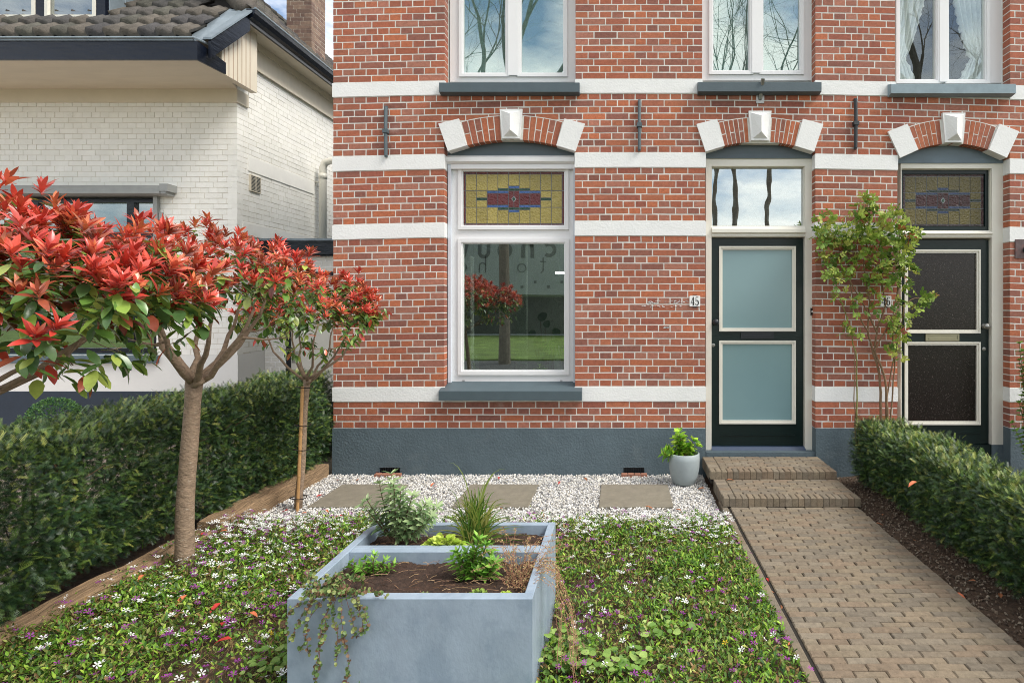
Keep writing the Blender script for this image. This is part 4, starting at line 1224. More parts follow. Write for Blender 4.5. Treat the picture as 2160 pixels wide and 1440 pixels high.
mb.build('stem', m_twig, hd2)

# photinia standards ----------------------------------------------
LT, LF = leafT(((0, .015), (.2, .09), (.5, .135), (.8, .085), (1, .004)), .14, .2)
GT, GF = leafT(((0, .02), (.15, .12), (.45, .21), (.75, .17), (.92, .07), (1, .004)), .1, .22)
RED = [srgb(214, 88, 66), srgb(202, 74, 60), srgb(222, 116, 86), srgb(184, 64, 54), srgb(206, 120, 78), srgb(160, 84, 60), srgb(224, 98, 84)]
GRN = [srgb(96, 132, 58), srgb(92, 128, 62), srgb(140, 168, 76), srgb(74, 106, 58), srgb(156, 172, 82)]
def photinia(label, base, fork, trunk_r, cc, rad_, ntip, leaf, seed, lean=(), stake=False, extra_dirs=None, rosette=9, ngreen=.5, limb_n=7, lowcut=.75):
    random.seed(seed); global RNG; RNG = np.random.default_rng(seed)
    t = thing('photinia_tree', (base[0], base[1], 0), label, 'tree', 'red leaved standard trees in a row along the hedge')
    base = np.array(base, float); fork = np.array(fork, float); cc = np.array(cc, float); rad_ = np.array(rad_, float)
    mb = MB()
    tp = [base + np.array([0, 0, -.06])]
    for k in range(1, 9):
        f_ = k/8; off = np.array([math.sin(f_*7+seed)*.005, math.cos(f_*4)*.006, 0])*(1-f_)*2
        tp.append(base + (fork-base)*f_ + off + (np.array(lean)*math.sin(pi*f_) if len(lean) else 0))
    tr = [trunk_r*(1.12 - .26*k/8 + random.uniform(-.03, .05)) for k in range(9)]; tr[0] *= 1.12; tr[-1] *= 1.15
    mb.tube(tp, tr, 14, cap=True)
    mb.tube([fork+np.array([.01, -.02, -.03]), fork+np.array([trunk_r*1.5, -trunk_r*.8, .0])], [trunk_r*.6, trunk_r*.45], 8)     # old pruning knob
    nodes = []; rads = []
    for i in range(limb_n):                        # main limbs spreading like an umbrella
        a = 2*pi*(i+.3*random.random())/limb_n + seed; rr = random.uniform(.35, .62)
        tgt = cc + np.array([cos(a)*rad_[0]*rr, sin(a)*rad_[1]*rr, -rad_[2]*random.uniform(.1, .3)])
        p0 = fork - np.array([0, 0, random.uniform(0, .04)])
        ctrl = p0*.5 + tgt*.5 + np.array([cos(a)*.10, sin(a)*.10, -.04])
        pts = [(1-s)**2*p0 + 2*s*(1-s)*ctrl + s*s*tgt for s in np.linspace(0, 1, 7)]
        pts = [p + np.array([random.uniform(-.012, .012) for _ in range(3)])*(0 < k < 6) for k, p in enumerate(pts)]
        rs = np.linspace(trunk_r*.46, trunk_r*.17, 7)
        mb.tube(pts, rs, 9); nodes += pts[2:]; rads += list(rs[2:])
    # tips over the dome of the crown
    tips = []
    while len(tips) < ntip:
        d = rdir(1)[0]; d[2] = abs(d[2]) if random.random() < .8 else d[2]
        r_ = random.uniform(.76, 1.0) if random.random() < .86 else random.uniform(.4, .8)
        p = cc + d*rad_*r_*(1 + .10*math.sin(d[0]*7+seed) + .06*math.sin(d[1]*11))
        if p[2] < cc[2]-rad_[2]*lowcut: continue
        tips.append(p)
    tips.sort(key=lambda p: np.linalg.norm(p-fork))
    N = np.array(nodes); Rr = list(rads); tipd = []
    for p in tips:
        dd = np.linalg.norm(N-p, axis=1) + .35*np.maximum(0, N[:, 2]-p[2])
        j = int(np.argmin(dd)); q = N[j]
        m1 = q*.6+p*.4 + np.array([random.uniform(-.02, .02), random.uniform(-.02, .02), -.015]); m2 = q*.25+p*.75 + np.array([random.uniform(-.015, .015)]*2 + [-.005])
        r0_ = min(Rr[j]*.7, .012)
        mb.tube([q, m1, m2, p], [r0_, r0_*.7, r0_*.5, .002], 5, cap=False)
        N = np.vstack([N, m1, m2]); Rr += [r0_*.75, r0_*.55]; tipd.append(nrm(p-m2))
    mb.build('trunk', m_bark, t, smooth=True)
    tips = np.array(tips); tipd = np.array(tipd)
    lb = MB(); L, Dd, NH, S, Cc, G = [], [], [], [], [], []
    for p, td in zip(tips, tipd):
        out_ = nrm(p-cc); ax = nrm(td*.5 + out_*.6 + np.array([0, 0, .9]))
        hgt = (p[2]-cc[2])/rad_[2]
        red = hgt > .02 + random.uniform(-.25, .22)
        u = nrm(np.cross(ax, [.3, .5, .1])); v_ = np.cross(ax, u); ph = random.random()*6
        if red:
            nl = rosette + random.randint(1, 7); tone = np.array(random.choice(RED))*random.uniform(.85, 1.12)
            for k in range(nl):
                a = ph + k*2.4; el = random.uniform(.35, .75) + 1.5*(k/nl)**.8
                d = nrm(ax*el + (u*cos(a)+v_*sin(a))*(1.15-.5*k/nl))
                L.append(p - ax*.03*(1-k/nl)); Dd.append(d); NH.append(nrm(ax - d*.2)); S.append(leaf*random.uniform(.5, 1.08)*(1-.3*k/nl)); Cc.append((tone if random.random() < .75 else np.array(random.choice(RED)))*random.uniform(.72, 1.18)); G.append(0)
            for k in range(int(5*ngreen+1)):
                a = random.random()*6.3; d = nrm(u*cos(a)+v_*sin(a) + np.array([0, 0, random.uniform(-.7, .2)]) + .2*out_)
                L.append(p - ax*random.uniform(.05, .14)); Dd.append(d); NH.append(np.array([0, 0, 1.])+.3*rdir(1)[0]); S.append(leaf*random.uniform(.6, 1.05)); G.append(1)
                Cc.append(np.array(random.choice(GRN + [srgb(124, 62, 44)]))*random.uniform(.75, 1.2))
        else:
            for k in range(int(5+5*ngreen)):
                a = random.random()*6.3; d = nrm(u*cos(a)+v_*sin(a) + np.array([0, 0, random.uniform(-1.1, .3)]) + .35*out_)
                L.append(p - ax*random.uniform(-.02, .12)); Dd.append(d); NH.append(nrm(np.array([0, 0, 1.])+.5*rdir(1)[0])); S.append(leaf*random.uniform(.6, 1.05)); G.append(1)
                Cc.append(np.array(random.choice(GRN if random.random() < .94 else RED))*random.uniform(.75, 1.2))
    L, Dd, NH, S, Cc, G = (np.array(q) for q in (L, Dd, NH, S, Cc, G))
    k0 = G == 0; S3 = np.stack([S*RNG.uniform(.8, 1.25, len(S)), S, S*RNG.uniform(.4, 1.6, len(S))], -1)
    scatter(lb, LT, LF, L[k0], Dd[k0], NH[k0], S3[k0], Cc[k0]); scatter(lb, GT, GF, L[~k0], Dd[~k0], NH[~k0], S3[~k0], Cc[~k0])
    lb.build('crown', m_leaf, t, smooth=True)
    return t
tA = P(385, 1205, 3.63); fA = P(410, 800, 3.60)
photinia('red leaved standard tree growing in the ground cover, its thick mottled trunk in full view', (tA[0], 3.63, .0), tuple(fA), .046,
         (PX(425, 3.6), 3.62, 1.69), (.68, .60, .42), 310, .080, 21, lean=(-.004, 0, 0), limb_n=8, ngreen=.4)
tB = P(628, 1068, 4.78); fB = P(648, 800, 4.78)
photinia('slim red leaved standard tree tied to a cane in the gravel near the brick house', (tB[0], 4.78, 0), tuple(fB), .026,
         (PX(668, 4.78), 4.76, 1.52), (.60, .50, .38), 240, .076, 5, limb_n=7, ngreen=1.0)
photinia('nearest red leaved tree, its crown filling the left edge', (-2.36, 2.2, 0), (-2.50, 2.2, 1.24), .030,
         (-2.32, 2.24, 1.61), (.67, .60, .43), 560, .084, 33, limb_n=7, ngreen=.7, lowcut=.52)
# cane with ties
cn = thing('support_cane', (tB[0]-.02, 4.73, 0), 'bamboo cane tied to the thin staked tree', 'cane')
mb = MB(); c0 = P(627, 1075, 4.72); c1 = P(638, 815, 4.73); c0[2] = -.02
mb.tube([c0, c0*.66+c1*.34, c0*.33+c1*.67, c1], .0125, 9, cap=True)
for f_ in (.3, .62, .9):
    q = c0*(1-f_)+c1*f_; mb.tube([q-np.array([0, 0, .006]), q+np.array([0, 0, .006])], .0145, 9)
mb.build('cane', m_cane, cn)
for zc in (.10, .48, .67, .97):
    mb = MB()
    f_ = (zc-c0[2])/(c1[2]-c0[2]); a = c0*(1-f_)+c1*f_; ttx = tB[0] + (fB[0]-tB[0])*zc/fB[2]
    xm, ym_ = (a[0]+ttx)/2, (a[1]+4.78)/2
    ring = [(xm+.062*cos(k/12*2*pi), ym_+.052*sin(k/12*2*pi), zc+.004*sin(k)) for k in range(13)]
    mb.tube(ring, .004, 5)
    mb.build('tie', m_ink, cn)
random.seed(99); RNG = np.random.default_rng(99)

# periwinkle ground cover -----------------------------------------
VT, VF = leafT(((0, .02), (.25, .19), (.6, .21), (1, .01)), .14, .15)
def in_bed(x, y):
    k = (x > -2.80 - .055*(5.1-y)*1.0) & (x < .785)
    k &= ~((x > -1.33) & (x < -.345) & (y > 2.37) & (y < 3.24))
    return k & (y < 4.43 + .05*(vnoise(x, y, 2, 9.)-.5))
n = 165000
x = RNG.uniform(-3.0, .82, n); y = 1.7 + (4.46-1.7)*RNG.random(n)**.9
dens = vnoise(x, y, 21, 1.3); bare = np.exp(-(((x+1.75)/.28)**2+((y-2.6)/.25)**2)) + .8*np.exp(-(((x+.15)/.22)**2+((y-2.95)/.12)**2)) + .6*np.exp(-(((x+.2)/.3)**2+((y-2.6)/.1)**2))
k = in_bed(x, y) & (RNG.random(n) < np.clip(1.5*dens-.1, .12, 1)*(1-.85*bare))
x, y, dens = x[k], y[k], dens[k]; n = len(x)
hz = .012 + .10*RNG.random(n)*(.2+1.3*vnoise(x, y, 31, 5.)*vnoise(x, y, 33, 11.)**.5)
el = RNG.uniform(-.1, 1.9, n); a = RNG.uniform(0, 2*pi, n)
d = np.stack([np.cos(a), np.sin(a), el], -1)
cl = vnoise(x, y, 41, 2.2)[:, None]
c1 = pick([srgb(120, 162, 50), srgb(100, 144, 46), srgb(156, 188, 66), srgb(72, 112, 42), srgb(50, 84, 38)], n, .3, [.28, .26, .16, .18, .12])
c2 = pick([srgb(96, 128, 54), srgb(136, 148, 72), srgb(78, 106, 50), srgb(160, 168, 90), srgb(138, 110, 68)], n, .3)
cols = np.where(RNG.random((n, 1)) < cl*.9, c2, c1)
gc = MB(); scatter(gc, VT, VF, np.stack([x, y, hz], -1), d, rdir(n)*.5+np.array([0, 0, 1.]), np.stack([q_ := RNG.uniform(.011, .025, n)*(1+.35*vnoise(x, y, 71, 1.5)), q_*RNG.uniform(.9, 1.3, n), q_], -1), cols)
# thin runners and straw
for i in range(4200):
    px_, py_ = random.uniform(-2.8, .75), random.uniform(1.8, 4.35)
    if not in_bed(np.array([px_]), np.array([py_]))[0]: continue
    a_ = random.random()*6.3; l_ = random.uniform(.05, .16)
    c_ = random.choice([srgb(140, 112, 76), srgb(166, 142, 98), srgb(110, 116, 60)])
    gc.tube([(px_, py_, .012), (px_+cos(a_)*l_*.5, py_+sin(a_)*l_*.5, random.uniform(.02, .09)), (px_+cos(a_+.4)*l_, py_+sin(a_+.4)*l_, .02)], .0011, 3, c_, cap=False)
tag(gc.build('ground_cover', m_mleaf, smooth=True), 'leafy periwinkle ground cover around the planter', 'ground cover', kind='stuff')
def flower_template():
    v, f = [], []
    for k in range(5):
        a = 2*pi*k/5; b = len(v)
        for r, o in ((.08, 0), (.6, -.34), (1, -.22), (1, .30), (.6, .2)):
            v.append((r*cos(a+o), r*sin(a+o), .12*r*r + .1*r))
        f.append((b, b+1, b+2, b+3)); f.append((b, b+3, b+4, b+4))
    return np.array(v), [t[:4] for t in f]
fv, ff = flower_template()
ff = np.array([(a, b, c, d) if c != d else (a, b, c, c) for a, b, c, d in ff])
ffq = np.array([q for q in ff if len(set(q)) == 4]); fft = np.array([q[:3] for q in ff if len(set(q)) == 3])
def flowers(name, label, pts, col, s0, s1):
    n = len(pts); m = MB()
    d = nrm(np.stack([RNG.normal(0, .4, n), RNG.normal(0, .3, n)-1., RNG.uniform(-.2, .5, n)], -1)); nh = nrm(np.stack([RNG.normal(0, .35, n), RNG.normal(-.35, .35, n), np.ones(n)], -1))
    tri = np.vstack([np.vstack([ffq[:, [0, 1, 2]], ffq[:, [0, 2, 3]]]), fft]) if len(fft) else np.vstack([ffq[:, [0, 1, 2]], ffq[:, [0, 2, 3]]])
    scatter(m, fv, tri, pts, d, nh, RNG.uniform(s0, s1, n), np.tile(col, (n, 1))*RNG.uniform(.85, 1.1, (n, 1)))
    tag(m.build(name, m_petal), label, 'flowers', kind='stuff')
def flower_pts(n, wfun):
    x = RNG.uniform(-2.95, .8, n); y = RNG.uniform(1.8, 4.42, n)
    k = in_bed(x, y) & (RNG.random(n) < wfun(x, y))
    return np.stack([x[k], y[k], RNG.uniform(.07, .125, k.sum())], -1)
flowers('white_flowers', 'small white periwinkle flowers, thickest along the gravel edge', flower_pts(11000, lambda x, y: .05*(vnoise(x, y, 51, 2.) > .45) + .95*np.exp(-((y-4.2)/.22)**2)*(vnoise(x, y, 52, 2.) > .32) + .25*np.exp(-((x+2.3)/.5)**2-((y-3.6)/.6)**2)), srgb(248, 250, 248), .013, .0195)
flowers('purple_flowers', 'small purple periwinkle flowers dotted through the green ground cover', flower_pts(5200, lambda x, y: .16 + .32*(vnoise(x, y, 61, 2.) > .58)), srgb(156, 62, 158), .012, .018)
flowers('yellow_flowers', 'few tiny yellow flowers low in the ground cover', np.array([P(573, 1363, 2.8), P(1247, 1418, 2.6), P(1530, 1350, 2.72), P(1263, 1422, 2.6)])*np.array([1, 1, 0])+np.array([0, 0, .09]), srgb(226, 190, 40), .012, .016)

# broad lobed weeds in the near right of the bed
wp_ = []
for cx_, cy_, n_ in ((-.22, 2.62, 60), (.02, 2.6, 40), (-.3, 2.75, 30), (.2, 2.85, 25), (-1.45, 2.62, 40)):
    for _ in range(n_): wp_.append((cx_+random.gauss(0, .07), cy_+random.gauss(0, .05), random.uniform(.05, .11)))
wp_ = np.array(wp_); n = len(wp_); wp_ = wp_[in_bed(wp_[:, 0], wp_[:, 1])]; n = len(wp_)
T2, F2 = leafT(((0, .2), (.2, .48), (.6, .5), (.9, .3), (1, .05)), .1, .1)
m = MB(); a = RNG.uniform(0, 6.28, n); scatter(m, T2, F2, wp_, np.stack([np.cos(a), np.sin(a), .1+0*a], -1), rdir(n)*.35+np.array([0, -.2, 1.]), RNG.uniform(.022, .042, n), pick([srgb(136, 168, 84), srgb(108, 144, 66), srgb(156, 182, 100)], n))
tag(m.build('lobed_ground_plants', m_mleaf), 'rounded lobed green leaves low beside the planter front', 'ground cover', kind='stuff')

# fallen leaves: single leaves, one thing each
FT, FFc = leafT(((0, .02), (.3, .2), (.7, .17), (1, .01)), .25, .25)
protos = {}
def fallen(pos, cname, s, rz, tilt):
    cols_ = {'red': srgb(176, 48, 44), 'brown': srgb(150, 96, 62), 'orange': srgb(196, 108, 70)}
    if cname not in protos:
        m = MB(); m.add(FT*np.array([.07, .07, .07])-np.array([0, .035, 0]), FFc, cols_[cname]); o = m.build('fallen_leaf', m_dry, origin=(0, 0, 0)); protos[cname] = o
    else:
        o = protos[cname].copy(); C.objects.link(o)
    o.location = pos; o.rotation_euler = (tilt, 0, rz); o.scale = (s, s, s)
    return o
FG = {'red': ('bright red fallen leaf lying on its own in the garden', 'red fallen leaves'), 'brown': ('dry brown fallen leaf lying on the ground', 'brown fallen leaves'), 'orange': ('orange brown fallen leaf lying on the ground', 'orange fallen leaves')}
spots = [(675, 1045, 'red'), (712, 1012, 'brown'), (765, 1078, 'red'), (690, 1078, 'orange'), (795, 996, 'red'), (912, 1022, 'orange'), (918, 1026, 'red'), (1052, 1008, 'red'), (1180, 1018, 'red'), (1060, 1073, 'brown'),
         (716, 1088, 'red'), (755, 1012, 'brown'), (1235, 1010, 'brown'), (1480, 1030, 'brown'), (1430, 1075, 'brown'), (1370, 1070, 'brown'), (600, 1078, 'red'), (640, 1082, 'orange'), (530, 1085, 'red'), (470, 1120, 'orange'), (430, 1125, 'red'),
         (297, 1218, 'orange'), (382, 1265, 'orange'), (455, 1280, 'red'), (535, 1295, 'orange'), (470, 1315, 'red'), (80, 1330, 'brown'), (470, 1350, 'red'), (1622, 1225, 'red'), (1630, 1250, 'brown'), (1645, 1280, 'brown'), (1662, 1360, 'orange'), (1855, 1105, 'brown'),
         (1930, 1140, 'brown'), (2025, 1255, 'orange'), (2050, 1225, 'brown'), (2110, 1255, 'brown'), (1860, 1085, 'brown'), (1540, 1012, 'brown'), (1925, 1020, 'orange')]
for i, (px, py, cn_) in enumerate(spots):
    zz = .10 if (py > 1092 and px < 1610) else .016
    if px > 1500 and py < 1030: zz = .105
    if px == 1925: zz = .60
    Yv = (H-zz)*F/(py-CY); o = fallen((PX(px, Yv), Yv, zz+.006), cn_, random.uniform(.6, 1.1), random.random()*6.3, random.uniform(-.15, .3))
    tag(o, FG[cn_][0], 'leaf', FG[cn_][1])

# ================================================================== PLANTER
pl = thing('planter', (-.84, 2.81, 0), 'low square blue grey two compartment planter filled with soil in the foreground', 'planter')
X0, X1, Y0, Y1, ZT = -1.325, -.352, 2.39, 3.235, .45
mb = MB(); t = .038
def chbox(mb, x0, x1, y0, y1, z0, z1, c=.003):
    mb.add([(x0, y0, z0), (x1, y0, z0), (x1, y1, z0), (x0, y1, z0), (x0, y0, z1-c), (x1, y0, z1-c), (x1, y1, z1-c), (x0, y1, z1-c), (x0+c, y0+c, z1), (x1-c, y0+c, z1), (x1-c, y1-c, z1), (x0+c, y1-c, z1)],
           np.array([(0, 1, 5, 4), (1, 2, 6, 5), (2, 3, 7, 6), (3, 0, 4, 7), (4, 5, 9, 8), (5, 6, 10, 9), (6, 7, 11, 10), (7, 4, 8, 11), (8, 9, 10, 11)]))
chbox(mb, X0, X1, Y0, Y0+.05, -.03, ZT)
chbox(mb, X0, X0+t, Y0+.0501, Y1, -.03, ZT); chbox(mb, X1-t, X1, Y0+.0501, Y1, -.03, ZT)
chbox(mb, X0+t+.0002, X1-t-.0002, Y1-.04, Y1, -.03, ZT)
mb.build('box', m_zinc, pl)
mb = MB(); chbox(mb, X0+t+.0005, X1-t-.0005, 2.85, 2.885, .2, ZT-.002); chbox(mb, X0+t+.0005, X1-t-.0005, 2.887, 2.925, .2, ZT-.001)
mb.build('divider', m_zinc, pl)
for name_, y0, y1, zz, sd_ in (('a', Y0+.05, 2.85, .39, 1), ('b', 2.925, Y1-.04, .39, 2)):
    nx, ny = 110, 60; xs = np.linspace(X0+t, X1-t, nx); ys = np.linspace(y0, y1, ny); XX, YY = np.meshgrid(xs, ys)
    ZZ = zz + .035*(vnoise(XX, YY, sd_, 8.)-.5) + RNG.uniform(-.005, .005, XX.shape)
    idx = np.arange(nx*ny).reshape(ny, nx); q = np.stack([idx[:-1, :-1], idx[:-1, 1:], idx[1:, 1:], idx[1:, :-1]], -1).reshape(-1, 4)
    mb = MB(); mb.add(np.stack([XX, YY, ZZ], -1).reshape(-1, 3), q); mb.build('soil', m_soil2, pl, smooth=True)
mb = MB()
for _ in range(420):       # straw and twigs lying on the soil
    x_, y_ = random.uniform(X0+.06, X1-.06), random.choice([random.uniform(2.46, 2.84), random.uniform(2.94, 3.17)]); a_ = random.random()*6.3; l_ = random.uniform(.02, .08)
    z_ = .412
    xe, ye = min(max(x_+cos(a_)*l_, X0+.045), X1-.045), y_+sin(a_)*l_*.5
    mb.tube([(x_, y_, z_), ((x_+xe)/2, (y_+ye)/2, z_+random.uniform(.001, .007)), (xe, ye, z_+.001)], .0011, 3, random.choice([srgb(180, 150, 112), srgb(146, 112, 82), srgb(96, 68, 52), srgb(84, 60, 48)]), cap=False)
tag(mb.build('straw', m_dry), 'dry straw and twigs scattered over the planter soil', 'straw', kind='stuff')

def leaf_cloud(mb, T, FF, P_, D_, NH_, S_, C_): scatter(mb, T, FF, np.array(P_), np.array(D_), np.array(NH_), np.array(S_), np.array(C_))
# stalked shrub with whorls (back left compartment)
def whorl_plant(name, label, base, stems, leafT_, leafF_, size, pal, sm=m_mleaf, stemc=srgb(120, 104, 70), dens=1., up=.35, cat='plant', stem_name='stem'):
    t = thing(name, base, label, cat)
    sb, lb = MB(), MB(); L, Dd, N_, S_, C_ = [], [], [], [], []
    for tip in stems:
        tip = np.array(tip, float); b = np.array(base, float) + np.array([random.uniform(-.02, .02), random.uniform(-.015, .015), 0])
        mid = (b+tip)/2 + np.array([random.uniform(-.02, .02), random.uniform(-.01, .01), -.01])
        pts = [(1-s)**2*b + 2*s*(1-s)*mid + s*s*tip for s in np.linspace(0, 1, 7)]
        sb.tube(pts, np.linspace(.0045, .0018, 7), 5, stemc, cap=False)
        Ls = np.linalg.norm(tip-b); ns_ = max(3, int(Ls/.024*dens)); ax = nrm(tip-mid)
        for k in range(ns_):
            s = .28 + .72*k/(ns_-1); p = (1-s)**2*b + 2*s*(1-s)*mid + s*s*tip
            nl = 3 if k < ns_-1 else 7
            for j in range(nl):
                a = k*1.1 + j*2*pi/nl + random.uniform(-.3, .3); u = nrm(np.cross(ax, [.2, .9, .1])); v_ = np.cross(ax, u)
                e = up + (.7 if k == ns_-1 else 0)*random.random()
                d = nrm((u*cos(a)+v_*sin(a)) + ax*e)
                L.append(p); Dd.append(d); N_.append(nrm(ax+.2*rdir(1)[0])); S_.append(size*random.uniform(.7, 1.15)*(.75 if k > ns_-3 else 1)); C_.append(np.array(random.choice(pal))*random.uniform(.85, 1.15))
    if stems: sb.build(stem_name, m_twig, t)
    leaf_cloud(lb, leafT_, leafF_, L, Dd, N_, S_, C_); lb.build('leaves', sm, t, smooth=True)
    return t
NT, NF = leafT(((0, .02), (.3, .15), (.65, .14), (1, .01)), .12, .18)
Yb = 3.08
bs = (PX(835, Yb), Yb, .39)
tips_ = [(825, 1000), (800, 1020), (845, 1035), (870, 1045), (775, 1055), (900, 1060), (860, 1075), (920, 1070), (815, 1060), (790, 1080), (885, 1090), (830, 1020), (850, 1090), (910, 1088), (765, 1065)]
whorl_plant('leafy_shrub', 'grey green leafy shrub, the tallest bushy plant at the back left of the planter', bs,
            [tuple(P(a, b, Yb+random.uniform(-.08, .08))) for a, b in tips_], NT, NF, .062, [srgb(156, 178, 126), srgb(138, 164, 110), srgb(176, 194, 146), srgb(116, 146, 96)], dens=1.1)
# spiky grass clump
t = thing('grass_clump', (PX(1003, 3.07), 3.07, .385), 'spiky green grass clump at the back of the planter right of the leafy shrub', 'plant')
mb = MB()
def blade(mb, b, tip, w_, col, sag=.0):
    b = np.array(b); tip = np.array(tip); ctrl = np.array([b[0]*.8+tip[0]*.2, b[1]*.8+tip[1]*.2, max(b[2], tip[2]) + sag])
    d = nrm(tip-b); sd_ = nrm(np.cross(d, [0, 1, .2])); k = 8; V = []
    for i in range(k+1):
        s = i/k; p = (1-s)**2*b + 2*s*(1-s)*ctrl + s*s*tip; ww = w_*(1-s**2.2)*.5 + .0004
        V += [p-sd_*ww, p + np.array([0, .0015, -.001]), p+sd_*ww]
    f = [(i*3, i*3+1, i*3+4, i*3+3) for i in range(k)] + [(i*3+1, i*3+2, i*3+5, i*3+4) for i in range(k)]
    mb.add(V, np.array(f), col)
for i in range(210):
    a = random.gauss(0, 1); bx = PX(1003, 3.07)+random.uniform(-.05, .05); by = 3.07+random.uniform(-.03, .03)
    L_ = random.uniform(.14, .30); th = random.gauss(0.1, .75)
    tip = (bx + math.sin(th)*L_, by + random.uniform(-.10, .08), .385 + abs(cos(th))*L_ - (.05 if abs(th) > .7 else 0))
    blade(mb, (bx, by, .38), tip, random.uniform(.004, .0075), random.choice([srgb(96, 132, 50), srgb(120, 150, 60), srgb(74, 110, 42), srgb(170, 168, 92), srgb(146, 158, 70)]), .02)
for tx, ty in ((945, 975), (1066, 988), (1058, 992), (1045, 1005), (1030, 1015), (975, 1025), (1078, 1060), (1085, 1085)):
    blade(mb, (PX(1003, 3.07), 3.07, .38), P(tx, ty, 3.07), .006, srgb(150, 168, 86), .015)
mb.build('blades', m_mleaf, t, smooth=True)
# lime green lobed clump
def rosette(name, label, c, r, n, T, FF, size, pal, hmax=.05, mat=m_mleaf, up=.6):
    t = thing(name, c, label, 'plant'); L, Dd, N_, S_, C_ = [], [], [], [], []
    for i in range(n):
        a = random.random()*6.3; q = math.sqrt(random.random()); x_ = c[0]+cos(a)*r[0]*q; y_ = c[1]+sin(a)*r[1]*q
        L.append((x_, y_, c[2]+.01+hmax*(1-q*q)*random.uniform(.5, 1.1))); Dd.append((cos(a)+random.gauss(0, .4), sin(a)+random.gauss(0, .4), up*(1.2-q))); N_.append(nrm(np.array([0, -.15, 1.])+.35*rdir(1)[0])); S_.append(size*random.uniform(.7, 1.2)); C_.append(np.array(random.choice(pal))*random.uniform(.85, 1.15))
    mb = MB(); leaf_cloud(mb, T, FF, L, Dd, N_, S_, C_)
    mb.build('leaves', mat, t, smooth=True); return t
LIME = [srgb(176, 200, 72), srgb(156, 186, 62), srgb(194, 210, 96)]
rosette('geranium_clump', 'lime green lobed leaves low in front of the grass clump', (PX(935, 2.96), 2.97, .38), (.125, .06), 190, T2, F2, .030, LIME, .075)
GR2 = [srgb(122, 172, 62), srgb(104, 156, 56), srgb(148, 190, 82)]
for px, py, Yq, rr, hh, tips2, lb_ in ((1000, 1215, 2.68, .0, 0, [(985, 1165), (1010, 1138), (1025, 1150), (965, 1165), (1035, 1175), (1000, 1180), (975, 1190), (1030, 1195), (1045, 1185), (955, 1180), (1005, 1205)], 'bright green upright leafy perennial at the middle right of the front compartment'),
                                    (785, 1205, 2.74, 0, 0, [(745, 1185), (770, 1180), (790, 1172), (812, 1182), (830, 1190), (805, 1195), (760, 1195), (780, 1190), (738, 1195)], 'green leafy perennial at the left of the front compartment')):
    b_ = P(px, py, Yq); b_[2] = .375
    whorl_plant('leafy_perennial', lb_, tuple(b_), [tuple(P(a, b, Yq+random.uniform(-.05, .05))) for a, b in tips2], NT, NF, .066 if px > 900 else .046, GR2, dens=1.5, up=.6, stemc=srgb(104, 140, 60))
ST = leafT(((0, .2), (.5, .4), (1, .1)), .1, .1)
rosette('sedum_mat', 'low grey green sedum mat by the front rim of the planter', (PX(890, 2.5), 2.50, .375), (.075, .035), 420, *ST, .010, [srgb(122, 140, 88), srgb(142, 154, 98), srgb(110, 120, 84)], .028)
rosette('sedum_mat', 'lime green round sedum cushion at the front right corner of the planter', (PX(1066, 2.5), 2.50, .38), (.032, .022), 160, *ST, .013, LIME, .03)
rosette('creeping_plant', 'small pale green creeping plant between the two sedum cushions', (PX(1008, 2.53), 2.53, .375), (.055, .03), 170, T2, F2, .011, [srgb(150, 176, 78), srgb(130, 158, 70)], .03)
# trailing plant over the front left corner
def trailing(name, label, base, paths, leafsz, pal, stemc, dens, T=T2, FF=F2, mat=m_mleaf, r=.0016):
    t = thing(name, base, label, 'plant'); sb = MB(); L, Dd, N_, S_, C_ = [], [], [], [], []
    for pts in paths:
        pts = np.array(pts, float); n = 3*len(pts); tt = np.linspace(0, len(pts)-1, n)
        q = np.stack([np.interp(tt, np.arange(len(pts)), pts[:, i]) for i in range(3)], -1) + RNG.normal(0, .0022, (n, 3))
        sb.tube(q, r, 4, stemc, cap=False)
        L_ = np.linalg.norm(np.diff(q, axis=0), axis=1).sum()
        for k in range(int(L_*dens)):
            s = random.random()*(n-1.001); i = int(s); p = q[i]*(1-s+i)+q[i+1]*(s-i)
            d = nrm(rdir(1)[0]+np.array([0, -.3, .1]))
            L.append(p+d*.002); Dd.append(d); N_.append(nrm(rdir(1)[0]*.6+np.array([0, -.6, .7]))); S_.append(leafsz*random.uniform(.6, 1.25)); C_.append(np.array(random.choice(pal))*random.uniform(.8, 1.15))
    sb.build('stem', M('wiry_stem', attr=True, rough=.7), t); mb = MB(); leaf_cloud(mb, T, FF, L, Dd, N_, S_, C_); mb.build('leaves', mat, t); return t
yf = Y0-.012
def PF(px, py, off=0.): p = P(px, py, yf-off); return tuple(p)
paths = []
for a in [((720, 1245), (722, 1330), (735, 1390), (728, 1450)), ((700, 1245), (690, 1300), (676, 1360), (668, 1420)), ((705, 1250), (680, 1310), (672, 1380), (664, 1445)),
          ((735, 1243), (770, 1290), (775, 1320), (752, 1345)), ((690, 1248), (655, 1300), (640, 1360), (632, 1375)), ((680, 1250), (640, 1290), (618, 1340), (612, 1352)),
          ((650, 1250), (622, 1280), (600, 1310), (606, 1340)), ((745, 1240), (762, 1300), (768, 1330)), ((715, 1244), (700, 1290), (712, 1340), (708, 1400)), ((760, 1240), (790, 1250), (815, 1258)), ((728, 1246), (742, 1300), (748, 1340)),
          ((665, 1248), (650, 1275), (640, 1330), (655, 1380))]:
    st_ = PF(*a[0]); inner = (st_[0]+random.uniform(-.02, .06), Y0+.10, .40)
    over = (st_[0], Y0+.02, ZT+.012)
    paths.append([inner, over] + [PF(p[0], p[1], random.uniform(0, .04)) for p in a])
